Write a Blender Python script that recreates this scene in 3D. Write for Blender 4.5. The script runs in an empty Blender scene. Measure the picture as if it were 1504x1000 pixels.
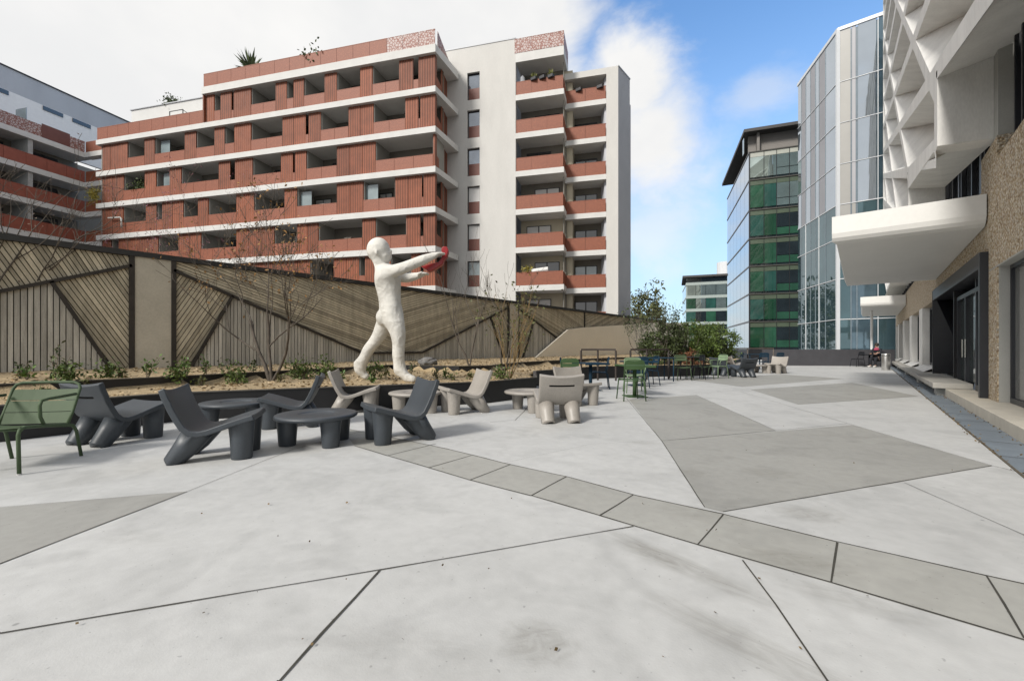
import bpy, bmesh, math, random
from mathutils import Vector, Matrix
R = random.Random(7)
sc = bpy.context.scene
COL = sc.collection
rad = math.radians
F = 640.0; HC = 1.15
TH = math.atan(518/640); CT, ST = math.cos(TH), math.sin(TH)

# ---- positions: plan coordinates seen from the camera's spot (right, ahead) -> world
def W(X, d, z=0.0):
    return Vector((CT*X-ST*d, ST*X+CT*d, z))
def gp(px, py, z=0.0):                      # point of a level surface at height z
    d = F*(HC-z)/(py-510.0)
    return W((px-752)/F*d, d, z)
def ondepth(px, py, d):
    return W((px-752)/F*d, d, HC+(510-py)/F*d)
def onx(px, x):                             # world y on the plane x=const
    k = (CT*(px-752)/F-ST)
    d = x/k
    return ST*(px-752)/F*d+CT*d

# ---------------------------------------------------------------- mesh builder
ROOT = {}
class MB:
    def __init__(s): s.v=[]; s.f=[]; s.t=[]; s.tone=1.0
    def face(s, pts):
        b=len(s.v); s.v+= [Vector(p) for p in pts]; s.f.append(list(range(b,b+len(pts)))); s.t.append(s.tone)
    def box8(s, p):
        b=len(s.v); s.v+=[Vector(q) for q in p]
        for f in ((0,3,2,1),(4,5,6,7),(0,1,5,4),(1,2,6,5),(2,3,7,6),(3,0,4,7)):
            s.f.append([b+i for i in f]); s.t.append(s.tone)
    def box(s, x0,x1,y0,y1,z0,z1, fr=None):
        P=[(x0,y0,z0),(x1,y0,z0),(x1,y1,z0),(x0,y1,z0),(x0,y0,z1),(x1,y0,z1),(x1,y1,z1),(x0,y1,z1)]
        if fr: P=[fr(*p) for p in P]
        s.box8(P)
    def prism(s, poly, z0, z1, fr=None):        # poly: list of (x,y) ; extruded z0..z1
        n=len(poly); b=len(s.v)
        lo=[(p[0],p[1],z0) for p in poly]; hi=[(p[0],p[1],z1) for p in poly]
        if fr: lo=[fr(*p) for p in lo]; hi=[fr(*p) for p in hi]
        s.v+=[Vector(p) for p in lo+hi]
        s.f.append([b+i for i in range(n)][::-1]); s.t.append(s.tone)
        s.f.append([b+n+i for i in range(n)]); s.t.append(s.tone)
        for i in range(n):
            j=(i+1)%n; s.f.append([b+i,b+j,b+n+j,b+n+i]); s.t.append(s.tone)
    def bar(s, p, q, w, h=None, up=Vector((0,0,1))):
        p=Vector(p); q=Vector(q); h=h or w; d=(q-p).normalized()
        if abs(d.dot(up))>.98: up=Vector((1,0,0))
        a=d.cross(up).normalized()*(w/2); b=a.cross(d).normalized()*(h/2)
        s.box8([p-a-b,p+a-b,q+a-b,q-a-b,p-a+b,p+a+b,q+a+b,q-a+b])
    def tube(s, pts, rs, n=8, cap=True):
        pts=[Vector(p) for p in pts]
        if not isinstance(rs,(list,tuple)): rs=[rs]*len(pts)
        b=len(s.v); ref=None
        for i,p in enumerate(pts):
            d=(pts[min(i+1,len(pts)-1)]-pts[max(i-1,0)]).normalized()
            if ref is None:
                ref=Vector((0,0,1)) if abs(d.z)<.9 else Vector((1,0,0))
            a=(ref-d*ref.dot(d))
            a = a.normalized() if a.length>1e-4 else d.orthogonal().normalized()
            c=d.cross(a); ref=a
            for k in range(n):
                t=2*math.pi*k/n; s.v.append(p+(a*math.cos(t)+c*math.sin(t))*rs[i])
        for i in range(len(pts)-1):
            for k in range(n):
                k2=(k+1)%n
                s.f.append([b+i*n+k,b+i*n+k2,b+(i+1)*n+k2,b+(i+1)*n+k]); s.t.append(s.tone)
        if cap:
            s.f.append([b+k for k in range(n)][::-1]); s.t.append(s.tone)
            e=b+(len(pts)-1)*n; s.f.append([e+k for k in range(n)]); s.t.append(s.tone)
    def lathe(s, prof, n=32, c=(0,0,0)):        # prof (r,z)
        b=len(s.v); c=Vector(c)
        for r,z in prof:
            for k in range(n):
                t=2*math.pi*k/n; s.v.append(c+Vector((r*math.cos(t),r*math.sin(t),z)))
        for i in range(len(prof)-1):
            for k in range(n):
                k2=(k+1)%n; s.f.append([b+i*n+k,b+i*n+k2,b+(i+1)*n+k2,b+(i+1)*n+k]); s.t.append(s.tone)
        s.f.append([b+k for k in range(n)][::-1]); s.t.append(s.tone)
        e=b+(len(prof)-1)*n; s.f.append([e+k for k in range(n)]); s.t.append(s.tone)
    def leaf(s, p, size, d=None, asp=.5):
        d=d or Vector((R.gauss(0,1),R.gauss(0,1),R.gauss(0,1)+.2)).normalized()
        a=d.cross(Vector((R.gauss(0,1),R.gauss(0,1),R.gauss(0,1)))).normalized()
        l=d*size; w=a*(size*asp*.5); p=Vector(p)
        s.face([p,p+l*.5+w,p+l,p+l*.5-w])
    def build(s, name, m, parent=None, smooth=False, bevel=0, recalc=False, origin=None, tone=False):
        me=bpy.data.meshes.new(name)
        o=bpy.data.objects.new(name, me); COL.objects.link(o)
        off=Vector((0,0,0))
        if parent is not None:
            o.parent=parent; off=ROOT.get(parent.name,Vector((0,0,0)))
        else:
            if origin is None:
                mn=[min(v[i] for v in s.v) for i in range(3)]; mx=[max(v[i] for v in s.v) for i in range(3)]
                origin=((mn[0]+mx[0])/2,(mn[1]+mx[1])/2,mn[2])
            off=Vector(origin); o.location=off
        ROOT[o.name]=off
        me.from_pydata([v-off for v in s.v],[],s.f)
        if m is not None: me.materials.append(m)
        if tone:
            ca=me.color_attributes.new('tone','FLOAT_COLOR','CORNER'); i=0
            for f,t in zip(s.f,s.t):
                for _ in f:
                    ca.data[i].color=(t,t,t,1); i+=1
        if recalc or bevel:
            bm=bmesh.new(); bm.from_mesh(me)
            bmesh.ops.remove_doubles(bm,verts=bm.verts,dist=1e-5)
            bmesh.ops.recalc_face_normals(bm,faces=bm.faces); bm.to_mesh(me); bm.free()
        if smooth:
            for p in me.polygons: p.use_smooth=True
        if bevel:
            bv=o.modifiers.new('bevel','BEVEL'); bv.width=bevel; bv.segments=3; bv.limit_method='ANGLE'; bv.angle_limit=rad(35)
            for p in me.polygons: p.use_smooth=True
            wn=o.modifiers.new('wn','WEIGHTED_NORMAL'); wn.keep_sharp=False
        me.update()
        return o
def tag(o, label, cat, group=None, kind=None):
    if label: o['label']=label
    if cat: o['category']=cat
    if group: o['group']=group
    if kind: o['kind']=kind
    return o
def struct(o, kind='structure'):
    o['kind']=kind; return o
def thing(name, loc, label, cat, group=None, rz=0):
    o=bpy.data.objects.new(name,None); COL.objects.link(o); o.empty_display_size=.2
    o.location=loc; o.rotation_euler=(0,0,rz); ROOT[o.name]=Vector(loc)
    return tag(o,label,cat,group)
def kids(o): return [c for c in bpy.data.objects if c.parent==o]
def copy_tree(o, parent=None):
    c=o.copy(); COL.objects.link(c); c.parent=parent
    for k in kids(o): copy_tree(k,c)
    return c
def frame(O, ex, ey):
    O=Vector((O[0],O[1],0)); ex=Vector((ex[0],ex[1],0)); ey=Vector((ey[0],ey[1],0))
    return lambda a,b,z: O+ex*a+ey*b+Vector((0,0,z))

# ---------------------------------------------------------------- materials
MATS={}
def mat(name, col, rough=.7, var=.12, scale=4.0, bump=0.0, bscale=None, metal=0.0, spec=.5, col2=None, stretch=(1,1,1), tone=False, detail=5, fine=0.0):
    if name in MATS: return MATS[name]
    m=bpy.data.materials.new(name); m.use_nodes=True; nt=m.node_tree; N=nt.nodes; L=nt.links
    b=N['Principled BSDF']; b.inputs['Roughness'].default_value=rough; b.inputs['Metallic'].default_value=metal
    b.inputs['Specular IOR Level'].default_value=spec
    tc=N.new('ShaderNodeTexCoord'); mp=N.new('ShaderNodeMapping'); mp.inputs['Scale'].default_value=stretch
    L.new(tc.outputs['Object'],mp.inputs[0])
    n=N.new('ShaderNodeTexNoise'); n.inputs['Scale'].default_value=scale; n.inputs['Detail'].default_value=detail; n.inputs['Roughness'].default_value=.6
    L.new(mp.outputs[0],n.inputs[0])
    r=N.new('ShaderNodeValToRGB'); r.color_ramp.elements[0].position=.3; r.color_ramp.elements[1].position=.7
    c2=col2 or [min(1,c*(1+var)) for c in col]; c1=[c*(1-var) for c in col]
    r.color_ramp.elements[0].color=(*c1,1); r.color_ramp.elements[1].color=(*c2,1)
    L.new(n.outputs[0],r.inputs[0]); out=r.outputs[0]
    if fine:
        n3=N.new('ShaderNodeTexNoise'); n3.inputs['Scale'].default_value=scale*22; n3.inputs['Detail'].default_value=3; L.new(mp.outputs[0],n3.inputs[0])
        mr=N.new('ShaderNodeMapRange'); mr.inputs[1].default_value=.3; mr.inputs[2].default_value=.7; mr.inputs[3].default_value=1-fine; mr.inputs[4].default_value=1+fine
        L.new(n3.outputs[0],mr.inputs[0])
        vm=N.new('ShaderNodeVectorMath'); vm.operation='SCALE'; L.new(out,vm.inputs[0]); L.new(mr.outputs[0],vm.inputs['Scale']); out=vm.outputs[0]
    if tone:
        at=N.new('ShaderNodeAttribute'); at.attribute_name='tone'
        mx=N.new('ShaderNodeMix'); mx.data_type='RGBA'; mx.blend_type='MULTIPLY'; mx.inputs[0].default_value=1
        L.new(out,mx.inputs[6]); L.new(at.outputs['Color'],mx.inputs[7]); out=mx.outputs[2]
    L.new(out,b.inputs['Base Color'])
    if bump:
        n2=N.new('ShaderNodeTexNoise'); n2.inputs['Scale'].default_value=bscale or scale*6; n2.inputs['Detail'].default_value=4
        L.new(mp.outputs[0],n2.inputs[0])
        bp=N.new('ShaderNodeBump'); bp.inputs['Strength'].default_value=bump; bp.inputs['Distance'].default_value=.02
        L.new(n2.outputs[0],bp.inputs['Height']); L.new(bp.outputs[0],b.inputs['Normal'])
    m.diffuse_color=(*col,1)
    MATS[name]=m; return m
def leafmat(name, col, col2, trans=.35):
    m=mat(name,col,rough=.55,scale=9,col2=col2,spec=.3,tone=True)
    b=m.node_tree.nodes['Principled BSDF']
    return m
def ribmat(name, col, freq=45, strength=.6, var=.18):
    """vertical ribbed sheet: ribs run up, cut along the object's long side"""
    m=mat(name,col,rough=.6,var=var,scale=1.3,fine=.10,tone=True)
    nt=m.node_tree; N=nt.nodes; L=nt.links; b=N['Principled BSDF']
    tc=[n for n in N if n.type=='TEX_COORD'][0]
    vr=N.new('ShaderNodeVectorRotate'); vr.rotation_type='Z_AXIS'; vr.inputs['Angle'].default_value=-FACADE_ANG
    L.new(tc.outputs['Object'],vr.inputs[0])
    sp=N.new('ShaderNodeSeparateXYZ'); L.new(vr.outputs[0],sp.inputs[0])
    mu=N.new('ShaderNodeMath'); mu.operation='MULTIPLY'; mu.inputs[1].default_value=freq; L.new(sp.outputs[0],mu.inputs[0])
    si=N.new('ShaderNodeMath'); si.operation='SINE'; L.new(mu.outputs[0],si.inputs[0])
    bp=N.new('ShaderNodeBump'); bp.inputs['Strength'].default_value=strength; bp.inputs['Distance'].default_value=.03
    L.new(si.outputs[0],bp.inputs['Height']); L.new(bp.outputs[0],b.inputs['Normal'])
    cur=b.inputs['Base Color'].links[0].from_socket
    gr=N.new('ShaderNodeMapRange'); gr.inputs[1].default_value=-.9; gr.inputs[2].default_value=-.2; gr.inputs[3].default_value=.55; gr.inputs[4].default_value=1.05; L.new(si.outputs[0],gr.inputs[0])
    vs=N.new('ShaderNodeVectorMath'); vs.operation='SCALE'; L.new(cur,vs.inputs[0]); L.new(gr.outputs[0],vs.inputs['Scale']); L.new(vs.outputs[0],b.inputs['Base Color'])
    return m
EX=W(.968,-.248)-W(0,0); EY=W(.248,.968)-W(0,0)      # apartment facade: along it to the right, into it
FACADE_ANG=math.atan2(EX.y,EX.x)

def glassmat(name, col, rough=.04, metal=0.0, spec=1.0, var=.25, scale=.6, ior=1.6):
    m=mat(name,col,rough=rough,var=var,scale=scale,metal=metal,spec=spec)
    m.node_tree.nodes['Principled BSDF'].inputs['IOR'].default_value=ior
    return m
def perfmat(name, col, col2, sc_=14):
    """perforated / patterned sheet in two tones"""
    m=mat(name,col,rough=.6,var=.1,scale=2)
    nt=m.node_tree; N=nt.nodes; L=nt.links; b=N['Principled BSDF']
    tc=[n for n in N if n.type=='TEX_COORD'][0]
    v=N.new('ShaderNodeTexVoronoi'); v.inputs['Scale'].default_value=sc_; v.feature='DISTANCE_TO_EDGE'
    L.new(tc.outputs['Object'],v.inputs['Vector'])
    r=N.new('ShaderNodeValToRGB'); r.color_ramp.elements[0].position=.08; r.color_ramp.elements[1].position=.16
    r.color_ramp.elements[0].color=(*col,1); r.color_ramp.elements[1].color=(*col2,1)
    L.new(v.outputs[0],r.inputs[0]); L.new(r.outputs[0],b.inputs['Base Color'])
    return m
M={}
M['slab_white']=mat('white_render_band',(.60,.595,.575),rough=.8,var=.05,scale=1.2,fine=.04)
M['tower_white']=mat('pale_render',(.56,.55,.525),rough=.85,var=.05,scale=.9,fine=.03,stretch=(1,1,.35))
M['tower_shaded']=mat('shaded_render',(.46,.47,.50),rough=.85,var=.04,scale=.9)  # bluish shade of the tower's side face put into the render colour
M['beige']=mat('beige_render',(.50,.45,.34),rough=.85,var=.05,scale=1)
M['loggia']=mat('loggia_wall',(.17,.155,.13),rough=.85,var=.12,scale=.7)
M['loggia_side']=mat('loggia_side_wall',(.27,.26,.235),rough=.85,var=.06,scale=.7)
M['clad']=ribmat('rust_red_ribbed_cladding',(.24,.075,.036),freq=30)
M['parapet']=perfmat('rust_red_perforated_sheet',(.275,.088,.044),(.18,.053,.027),13)
M['lattice']=perfmat('pink_lattice_sheet',(.24,.095,.07),(.46,.38,.36),5)
M['redpanel']=mat('maroon_panel',(.15,.05,.035),rough=.55,var=.1,scale=3)
M['blind']=mat('roller_blind',(.66,.65,.63),rough=.7,var=.03)
M['darkframe']=mat('dark_frame',(.018,.019,.022),rough=.4,var=.1)
M['glassdark']=glassmat('dark_window_glass',(.012,.015,.018))
M['glasspale']=glassmat('pale_screen_glass',(.22,.27,.28),rough=.1)
M['grey_metal']=mat('grey_roof_metal',(.44,.455,.485),rough=.5,var=.06,scale=.6,stretch=(1,1,.2))
M['wall_offwhite']=mat('offwhite_render',(.60,.60,.585),rough=.85,var=.05,scale=.6)
SUN_E=2.3; SKYTINT=(1.15,1.45,1.62,1); EXPO=0.76
# ================================================================= apartment buildings across the street
RO=W(-39.4,41.7); LEN=34.7
fr=frame(RO,EX,EY)
def tpx(px, O=(-39.4,41.7)):              # place along the facade of a sight line
    k=(px-752)/F
    return (k*O[1]-O[0])/(.968+.248*k)
ZT=[5.8,8.8,11.78,14.8,17.82,20.85,24.0]   # tops of the white bands
ap=thing('apartment_block',fr(LEN/2,0,-3),'long rust-red clad apartment block with white floor bands and open loggias','building')
T0=tpx(302)
DEP=2.0
# openings per floor (pixel spans on the facade), from the top floor down
OPEN={5:[(314.6,323.6),(340,343),(368.6,404.6),(421,431),(446.3,476.6),(494.5,529),(547,586),(607,614.5)],
 4:[(187.5,212),(227,271),(288,314.6),(330,344),(368.6,414.5),(448.8,453),(471,511.6),(548.5,595),(614.5,617)],
 3:[(181.5,212.5),(229,249),(266,321),(338,345),(371,412.5),(430,433),(450,494.5),(551.5,636)],
 2:[(181,214),(230,238),(269,290.5),(306,347),(373,417.5),(436,494.5),(533.5,580),(619.5,622)],
 1:[(163,174),(232,262),(295,347),(403,436),(467.5,532),(551.5,596.5),(617.5,622)],
 0:[(200,240),(300,350),(455,490),(527,536),(574,604),(618,622)],
 -1:[(210,250),(330,380),(440,480),(560,600)]}
slabs=[]
for k,zt in enumerate(ZT):
    m=MB(); a0=0 if k<6 else T0
    th=.46 if k<6 else .62
    # band (front + return) as one L-shaped plan, with the floor behind it
    m.prism([(a0-.15,-.28),(LEN+.12,-.28),(LEN+.55,3.35),(LEN-2,DEP+1.6),(a0-.15,DEP+1.6)],zt-th,zt,fr)
    m.build('floor_band',M['slab_white'],ap,bevel=.015)
m=MB(); m.prism([(-.1,.02),(LEN,.02),(LEN+.35,3.3),(LEN-2,DEP+1.6),(-.1,DEP+1.6)],-3,-.3,fr); m.build('base_wall',M['loggia_side'],ap)
def panel(name,a,b,z0,z1,mm,y0=0.0,y1=.09,par=ap,f=fr):
    q=MB(); q.box(a,b,y0,y1,z0,z1,f); return q.build(name,mm,par)
rr=random.Random(3)
for k in range(-1,6):
    zlo=(ZT[k] if k>=0 else -.3)+.0; zhi=ZT[k+1]-(.46 if k+1<6 else .62)
    a0=.25 if k<5 else T0+.1
    sp=sorted((max(a0,tpx(p)),tpx(q)) for p,q in OPEN[k])
    cur=a0; wall=MB(); cuts=[]
    for (a,b) in sp:
        if a-cur>.12:
            n=max(1,round((a-cur)/1.25)); st=(a-cur)/n
            wall=MB()
            for i in range(n):
                wall.tone=rr.uniform(.80,1.18); wall.box(cur+i*st+.015,cur+(i+1)*st-.015,-.0+.012*(i%2),.09,zlo+.003,zhi-.003,fr)
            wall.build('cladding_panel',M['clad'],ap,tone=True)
        if b-a>.05:
            top=zlo+1.02
            if b-a>.55:
                pn=MB(); n=max(1,round((b-a)/1.5)); st=(b-a)/n
                for i in range(n): pn.box(a+i*st+.012,b-(n-1-i)*st-.012,.005,.055,zlo+.02,top,fr)
                pn.box(a+.01,b-.01,0,.06,top,top+.04,fr)
                pn.build('balcony_parapet',M['parapet'],ap)
            else:
                panel('balcony_parapet',a+.01,b-.01,zlo+.02,top-.15,M['parapet'],.005,.055)
        cur=b
    if LEN-cur>.1:
        n=max(1,round((LEN-cur)/1.25)); st=(LEN-cur)/n; wall=MB()
        for i in range(n): wall.tone=rr.uniform(.8,1.18); wall.box(cur+i*st+.015,cur+(i+1)*st-.015,.012*(i%2),.09,zlo+.003,zhi-.003,fr)
        wall.build('cladding_panel',M['clad'],ap,tone=True)
    # right-hand return: cladding with one opening
    O2=fr(LEN,0,0); e=(W(.106,1)-W(0,0)).normalized(); f2=frame(O2,e,Vector((-e.y,e.x,0)))
    g=MB(); g.box(.03,.35,0,.08,zlo,zhi,f2); g.box(1.75,3.5,0,.08,zlo,zhi,f2); g.build('cladding_panel',M['clad'],ap,tone=True)
    g=MB(); g.box(.36,1.74,0,.06,zlo+.02,zlo+1.05,f2); g.build('balcony_parapet',M['parapet'],ap)
    # loggia backs, cross walls, doors
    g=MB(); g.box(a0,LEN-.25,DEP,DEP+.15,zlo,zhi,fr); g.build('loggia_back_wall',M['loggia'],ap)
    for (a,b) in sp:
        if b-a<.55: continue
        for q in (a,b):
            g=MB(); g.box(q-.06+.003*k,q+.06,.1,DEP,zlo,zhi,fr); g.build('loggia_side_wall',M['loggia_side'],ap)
    g=MB(); g.box(a0-.25,a0-.07,.1,DEP+.3,zlo,zhi,fr); g.build('end_wall',M['loggia_side'],ap)
    for (a,b) in sp:
        if b-a<1.2 or rr.random()<.25: continue
        w=min(b-a-.4,rr.choice([1.2,1.6,2.2])); x0=a+.2+rr.random()*(b-a-.4-w)
        wd=MB(); wd.box(x0,x0+w,DEP-.04,DEP-.003,zlo+.1,zlo+2.2,fr); w_=wd.build('balcony_door',M['darkframe'],ap)
        wd=MB(); wd.box(x0+.07,x0+w/2-.04,DEP-.06,DEP-.04,zlo+.17,zlo+2.12,fr); wd.box(x0+w/2+.04,x0+w-.07,DEP-.06,DEP-.04,zlo+.17,zlo+2.12,fr)
        wd.build('pane',rr.choice([M['glassdark'],M['glassdark'],M['blind']]),w_)
for px,k in ((232,4),(236,3),(233,2),(439,2),(536,2)):        # pale glass screens at the edge of some loggias
    t=tpx(px); q=MB(); q.box(t-.1,t+.95,.35,.38,ZT[k]+.1,ZT[k]+2.35,fr); q.build('glass_screen',M['glasspale'],ap)
# terrace parapets on the roof and on the lower roof at the left
def parap(a,b,z,h,mm,f=fr,par=ap,y=-.2):
    g=MB(); n=max(1,round((b-a)/1.5)); st=(b-a)/n
    for i in range(n): g.box(a+i*st+.012,a+(i+1)*st-.012,y,y+.05,z+.03,z+h,f)
    g.box(a,b,y-.01,y+.06,z+h,z+h+.05,f)
    return g.build('roof_parapet',mm,par)
tl=tpx(570)
parap(T0,tl,24.0,1.12,M['parapet']); parap(tl,LEN+.05,24.0,1.12,M['lattice'])
g=MB(); 
for i in range(3): g.box(.05+i*1.15,1.15+i*1.15,-.18,-.13,24.03,25.12,f2)
g.build('roof_parapet',M['lattice'],ap)
parap(-.1,tpx(208),20.85,1.12,M['parapet']); parap(tpx(208),T0-.1,20.85,1.12,M['parapet'])
g=MB(); g.box(.2,T0-.1,2.6,5,20.85,25.1,fr); g.build('penthouse_wall',M['wall_offwhite'],ap)
g=MB(); g.box(.1,T0,2.5,5.1,25.1,25.18,fr); g.build('roof_edge',M['grey_metal'],ap)
g=MB(); g.box(T0-.1,T0+.02,-.2,2.6,20.9,23.35,fr); g.build('side_wall',M['clad'],ap,tone=True)
g=MB(); a=tpx(229); 
for x in (a,a+1.6): g.box(x,x+.06,1.2,1.26,20.9,23.4,fr)
g.box(a,a+1.6,1.2,1.26,23.35,23.4,fr); g.bar(fr(a+1.6,1.23,23.35),fr(a+3.6,1.23,22.0),.06); g.build('terrace_frame',M['darkframe'],ap)
g=MB(); g.prism([(0,DEP+.2),(LEN-1,DEP+.2),(LEN-1,14),(0,14)],-3,20.4,fr); g.build('core_wall',M['loggia_side'],ap)
g=MB(); g.prism([(T0+.2,DEP+.2),(LEN-1,DEP+.2),(LEN-1,14),(T0+.2,14)],20.4,23.9,fr); g.build('core_wall',M['loggia_side'],ap)
for i,(k,px,c,lab) in enumerate(((4,245,(.30,.30,.28),'pale cupboard in an upper loggia near the left end of the red block'),(3,292,(.05,.09,.12),'dark blue cupboard in a wide loggia of the red block'),(2,460,(.4,.38,.33),'cream cabinet inside a low loggia near the bare tree'),(1,500,(.12,.10,.08),'brown cupboard in the loggia above the statue arm'))):
    o=thing('balcony_cabinet',fr(tpx(px),1.2,ZT[k]),lab,'cabinet'); a=tpx(px); q=MB(); q.box(a-.35,a+.35,.95,1.4,ZT[k]+.05,ZT[k]+1.45,fr); q.build('carcass',mat('cabinet_%d'%i,c),o,bevel=.02)
    q=MB(); q.box(a-.32,a-.01,.92,.949,ZT[k]+.12,ZT[k]+1.4,fr); q.build('door',mat('cabinet_%d'%i,c),o); q=MB(); q.box(a+.01,a+.32,.92,.949,ZT[k]+.12,ZT[k]+1.4,fr); q.build('door',mat('cabinet_%d'%i,c),o)
# ---- white tower with balconies
tw=thing('apartment_tower',W(1.5,38,-3),'pale rendered apartment tower with stacked rust-red balconies and slim windows','building')
TO=W(-5.43,36.6); ft=frame(TO,EX,EY)
def tt(px,s=0):
    k=(px-752)/F; O=(-5.43+.248*s,36.6+.968*s)
    return (k*O[1]-O[0])/(.968+.248*k)
TW=tt(757.3)
wa,wb=tt(686.2),tt(704.5)
zc=[]
for py0,py1 in ((105,145.5),(160.5,201.5),(216.5,257.5),(272.5,313.5),(328.5,368),(383,421),(437,476)):
    d=35.9; zc.append((HC+(510-py1)/F*d,HC+(510-py0)/F*d))
g=MB(); ztop=26.0
g.box(-.3,wa,0,.35,-3,ztop,ft); g.box(wb,TW,0,.35,-3,ztop,ft)
prev=ztop
for (lo,hi) in zc:
    g.box(wa,wb,0,.35,hi,prev,ft); prev=lo
g.box(wa,wb,0,.35,-3,prev,ft)
g.build('wall',M['tower_white'],tw,recalc=True)
g=MB(); g.box(-.32,TW+.02,-.04,6,ztop,ztop+.1,ft); g.build('roof_edge',M['grey_metal'],tw)
for i,(lo,hi) in enumerate(zc):
    q=MB(); q.box(wa+.01,wa+.07,.18,.3,lo,hi,ft); q.box(wb-.07,wb-.01,.18,.3,lo,hi,ft); q.box(wa+.07,wb-.07,.18,.3,hi-.07,hi,ft); q.box(wa+.07,wb-.07,.18,.3,lo,lo+.05,ft)
    w_=q.build('window',M['darkframe'],tw)
    mid=lo+(hi-lo)*.46
    q=MB(); q.box(wa+.07,wb-.07,.24,.27,mid,hi-.07,ft); q.build('pane',M['glasspale'] if i==5 else M['blind'] if i>2 else glassmat('sky_window_glass',(.25,.27,.3),rough=.03,metal=.9),w_)
    q=MB(); q.box(wa+.07,wb-.07,.2,.24,lo+.05,mid,ft); q.build('lower_panel',M['redpanel'],w_)
BR=tt(828.3)
ZB=[HC+(510-428)/F*35.1+3.07*i for i in range(-1,7)]      # undersides of the balcony slabs
for i,z in enumerate(ZB):
    th=.45 if i<7 else .72
    q=MB(); q.box(TW+.003,BR,-.02,2.75,z,z+th,ft); q.build('balcony_slab',M['slab_white'],tw,bevel=.015)
    if i<7:
        q=MB(); n=3; st=(BR-TW-.1)/n
        for j in range(n): q.box(TW+.03+j*st,TW+.02+(j+1)*st,.06,.1,z+th+.02,z+th+1.05,ft)
        q.box(TW+.03,BR-.08,.05,.11,z+th+1.05,z+th+1.09,ft)
        for j in range(2): q.box(BR-.12,BR-.08,.12+j*1.25,1.35+j*1.25,z+th+.02,z+th+1.05,ft)
        q.build('balcony_parapet',M['parapet'],tw)
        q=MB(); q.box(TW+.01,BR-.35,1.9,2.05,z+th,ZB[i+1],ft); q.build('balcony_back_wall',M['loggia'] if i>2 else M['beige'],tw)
        x0=TW+.5+.7*(i%2)
        q=MB(); q.box(x0,x0+2.1,1.84,1.897,z+th+.1,z+th+2.15,ft); w_=q.build('balcony_door',M['darkframe'],tw)
        q=MB(); q.box(x0+.07,x0+1.0,1.82,1.84,z+th+.18,z+th+2.08,ft); q.box(x0+1.1,x0+2.03,1.82,1.84,z+th+.18,z+th+2.08,ft); q.build('pane',M['blind'] if i in (0,2,3) else M['glassdark'],w_)
        q=MB(); q.tube([ft(BR-.14,.9,z+th),ft(BR-.14,.9,ZB[i+1])],.035,6); q.build('balcony_post',M['loggia_side'],tw)
q=MB(); n=3; st=(BR-TW+.1)/n
for j in range(n): q.box(TW-.08+j*st,TW-.1+(j+1)*st,-.02,.03,ZB[7]+.75,ZB[7]+1.85,ft)
q.box(TW-.1,BR,-.03,.04,ZB[7]+1.85,ZB[7]+1.9,ft)
for j in range(2): q.box(BR-.05,BR,.05+j*1.3,1.32+j*1.3,ZB[7]+.75,ZB[7]+1.85,ft)
q.build('roof_parapet',M['lattice'],tw)
# beige link wall and right-hand block of loggias
q=MB(); q.box(BR-.35,BR+.45,2.0,4,-3,24.0,ft); q.build('link_wall',M['beige'],tw)
LO=W(4.43,35.65); fl=frame(LO,EX,EY)
def tl_(px):
    k=(px-752)/F; return (k*35.65-4.43)/(.968+.248*k)
L1=tl_(890.5); L2=tl_(908)
ZL=[HC+(510-(430))/F*35.1+3.02*i for i in range(-1,6)]
q=MB(); q.box(L1,L2,0,2.5,-3,23.5,fl); q.box(-.12,L1,0,2.5,23.0,23.5,fl); q.build('wall',M['tower_white'],tw)
SO=fl(L2,0,0); es=(W(.8,1)-W(0,0)).normalized(); fs=frame(SO,es,Vector((-es.y,es.x,0)))
q=MB(); q.prism([(.0,.02),(2.27,.02),(2.27,3),(.0,1.2)],-3,23.49,fs); q.build('side_wall',M['tower_shaded'],tw)
q=MB(); q.box(2.28,2.75,.15,3,-3,21.6,fs); q.build('side_wall',M['tower_shaded'],tw)
q=MB(); q.box(0,2.3,-.03,.3,23.49,23.57,fs); q.build('roof_edge',M['grey_metal'],tw)
q=MB(); q.prism([(-.1,2.5),(L2,2.5),(L2+.5,8),(-2,14),(-6,14),(-6,3)],-3,23.4,fl); q.build('core_wall',M['tower_shaded'],tw)
for i,z in enumerate(ZL):
    q=MB(); q.box(-.12,L1-.003,.02,2.4,z,z+.42,fl); q.build('balcony_slab',M['slab_white'],tw,bevel=.012)
    q=MB(); n=2; st=(L1+.05)/n
    for j in range(n): q.box(-.08+j*st,-.1+(j+1)*st,.1,.15,z+.44,z+1.45,fl)
    q.box(-.08,L1-.02,.09,.16,z+1.45,z+1.49,fl); q.build('balcony_parapet',M['parapet'],tw)
    zt=ZL[i+1] if i<6 else 23.0
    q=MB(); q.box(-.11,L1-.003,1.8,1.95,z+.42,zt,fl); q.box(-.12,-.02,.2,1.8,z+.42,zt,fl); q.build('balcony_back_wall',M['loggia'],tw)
    q=MB(); q.box(.5,2.4,1.74,1.797,z+.5,z+2.5,fl); w_=q.build('balcony_door',M['darkframe'],tw)
    q=MB(); q.box(.57,1.4,1.72,1.74,z+.57,z+2.43,fl); q.box(1.5,2.33,1.72,1.74,z+.57,z+2.43,fl); q.build('pane',M['glasspale'] if i==1 else M['glassdark'],w_)
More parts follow.
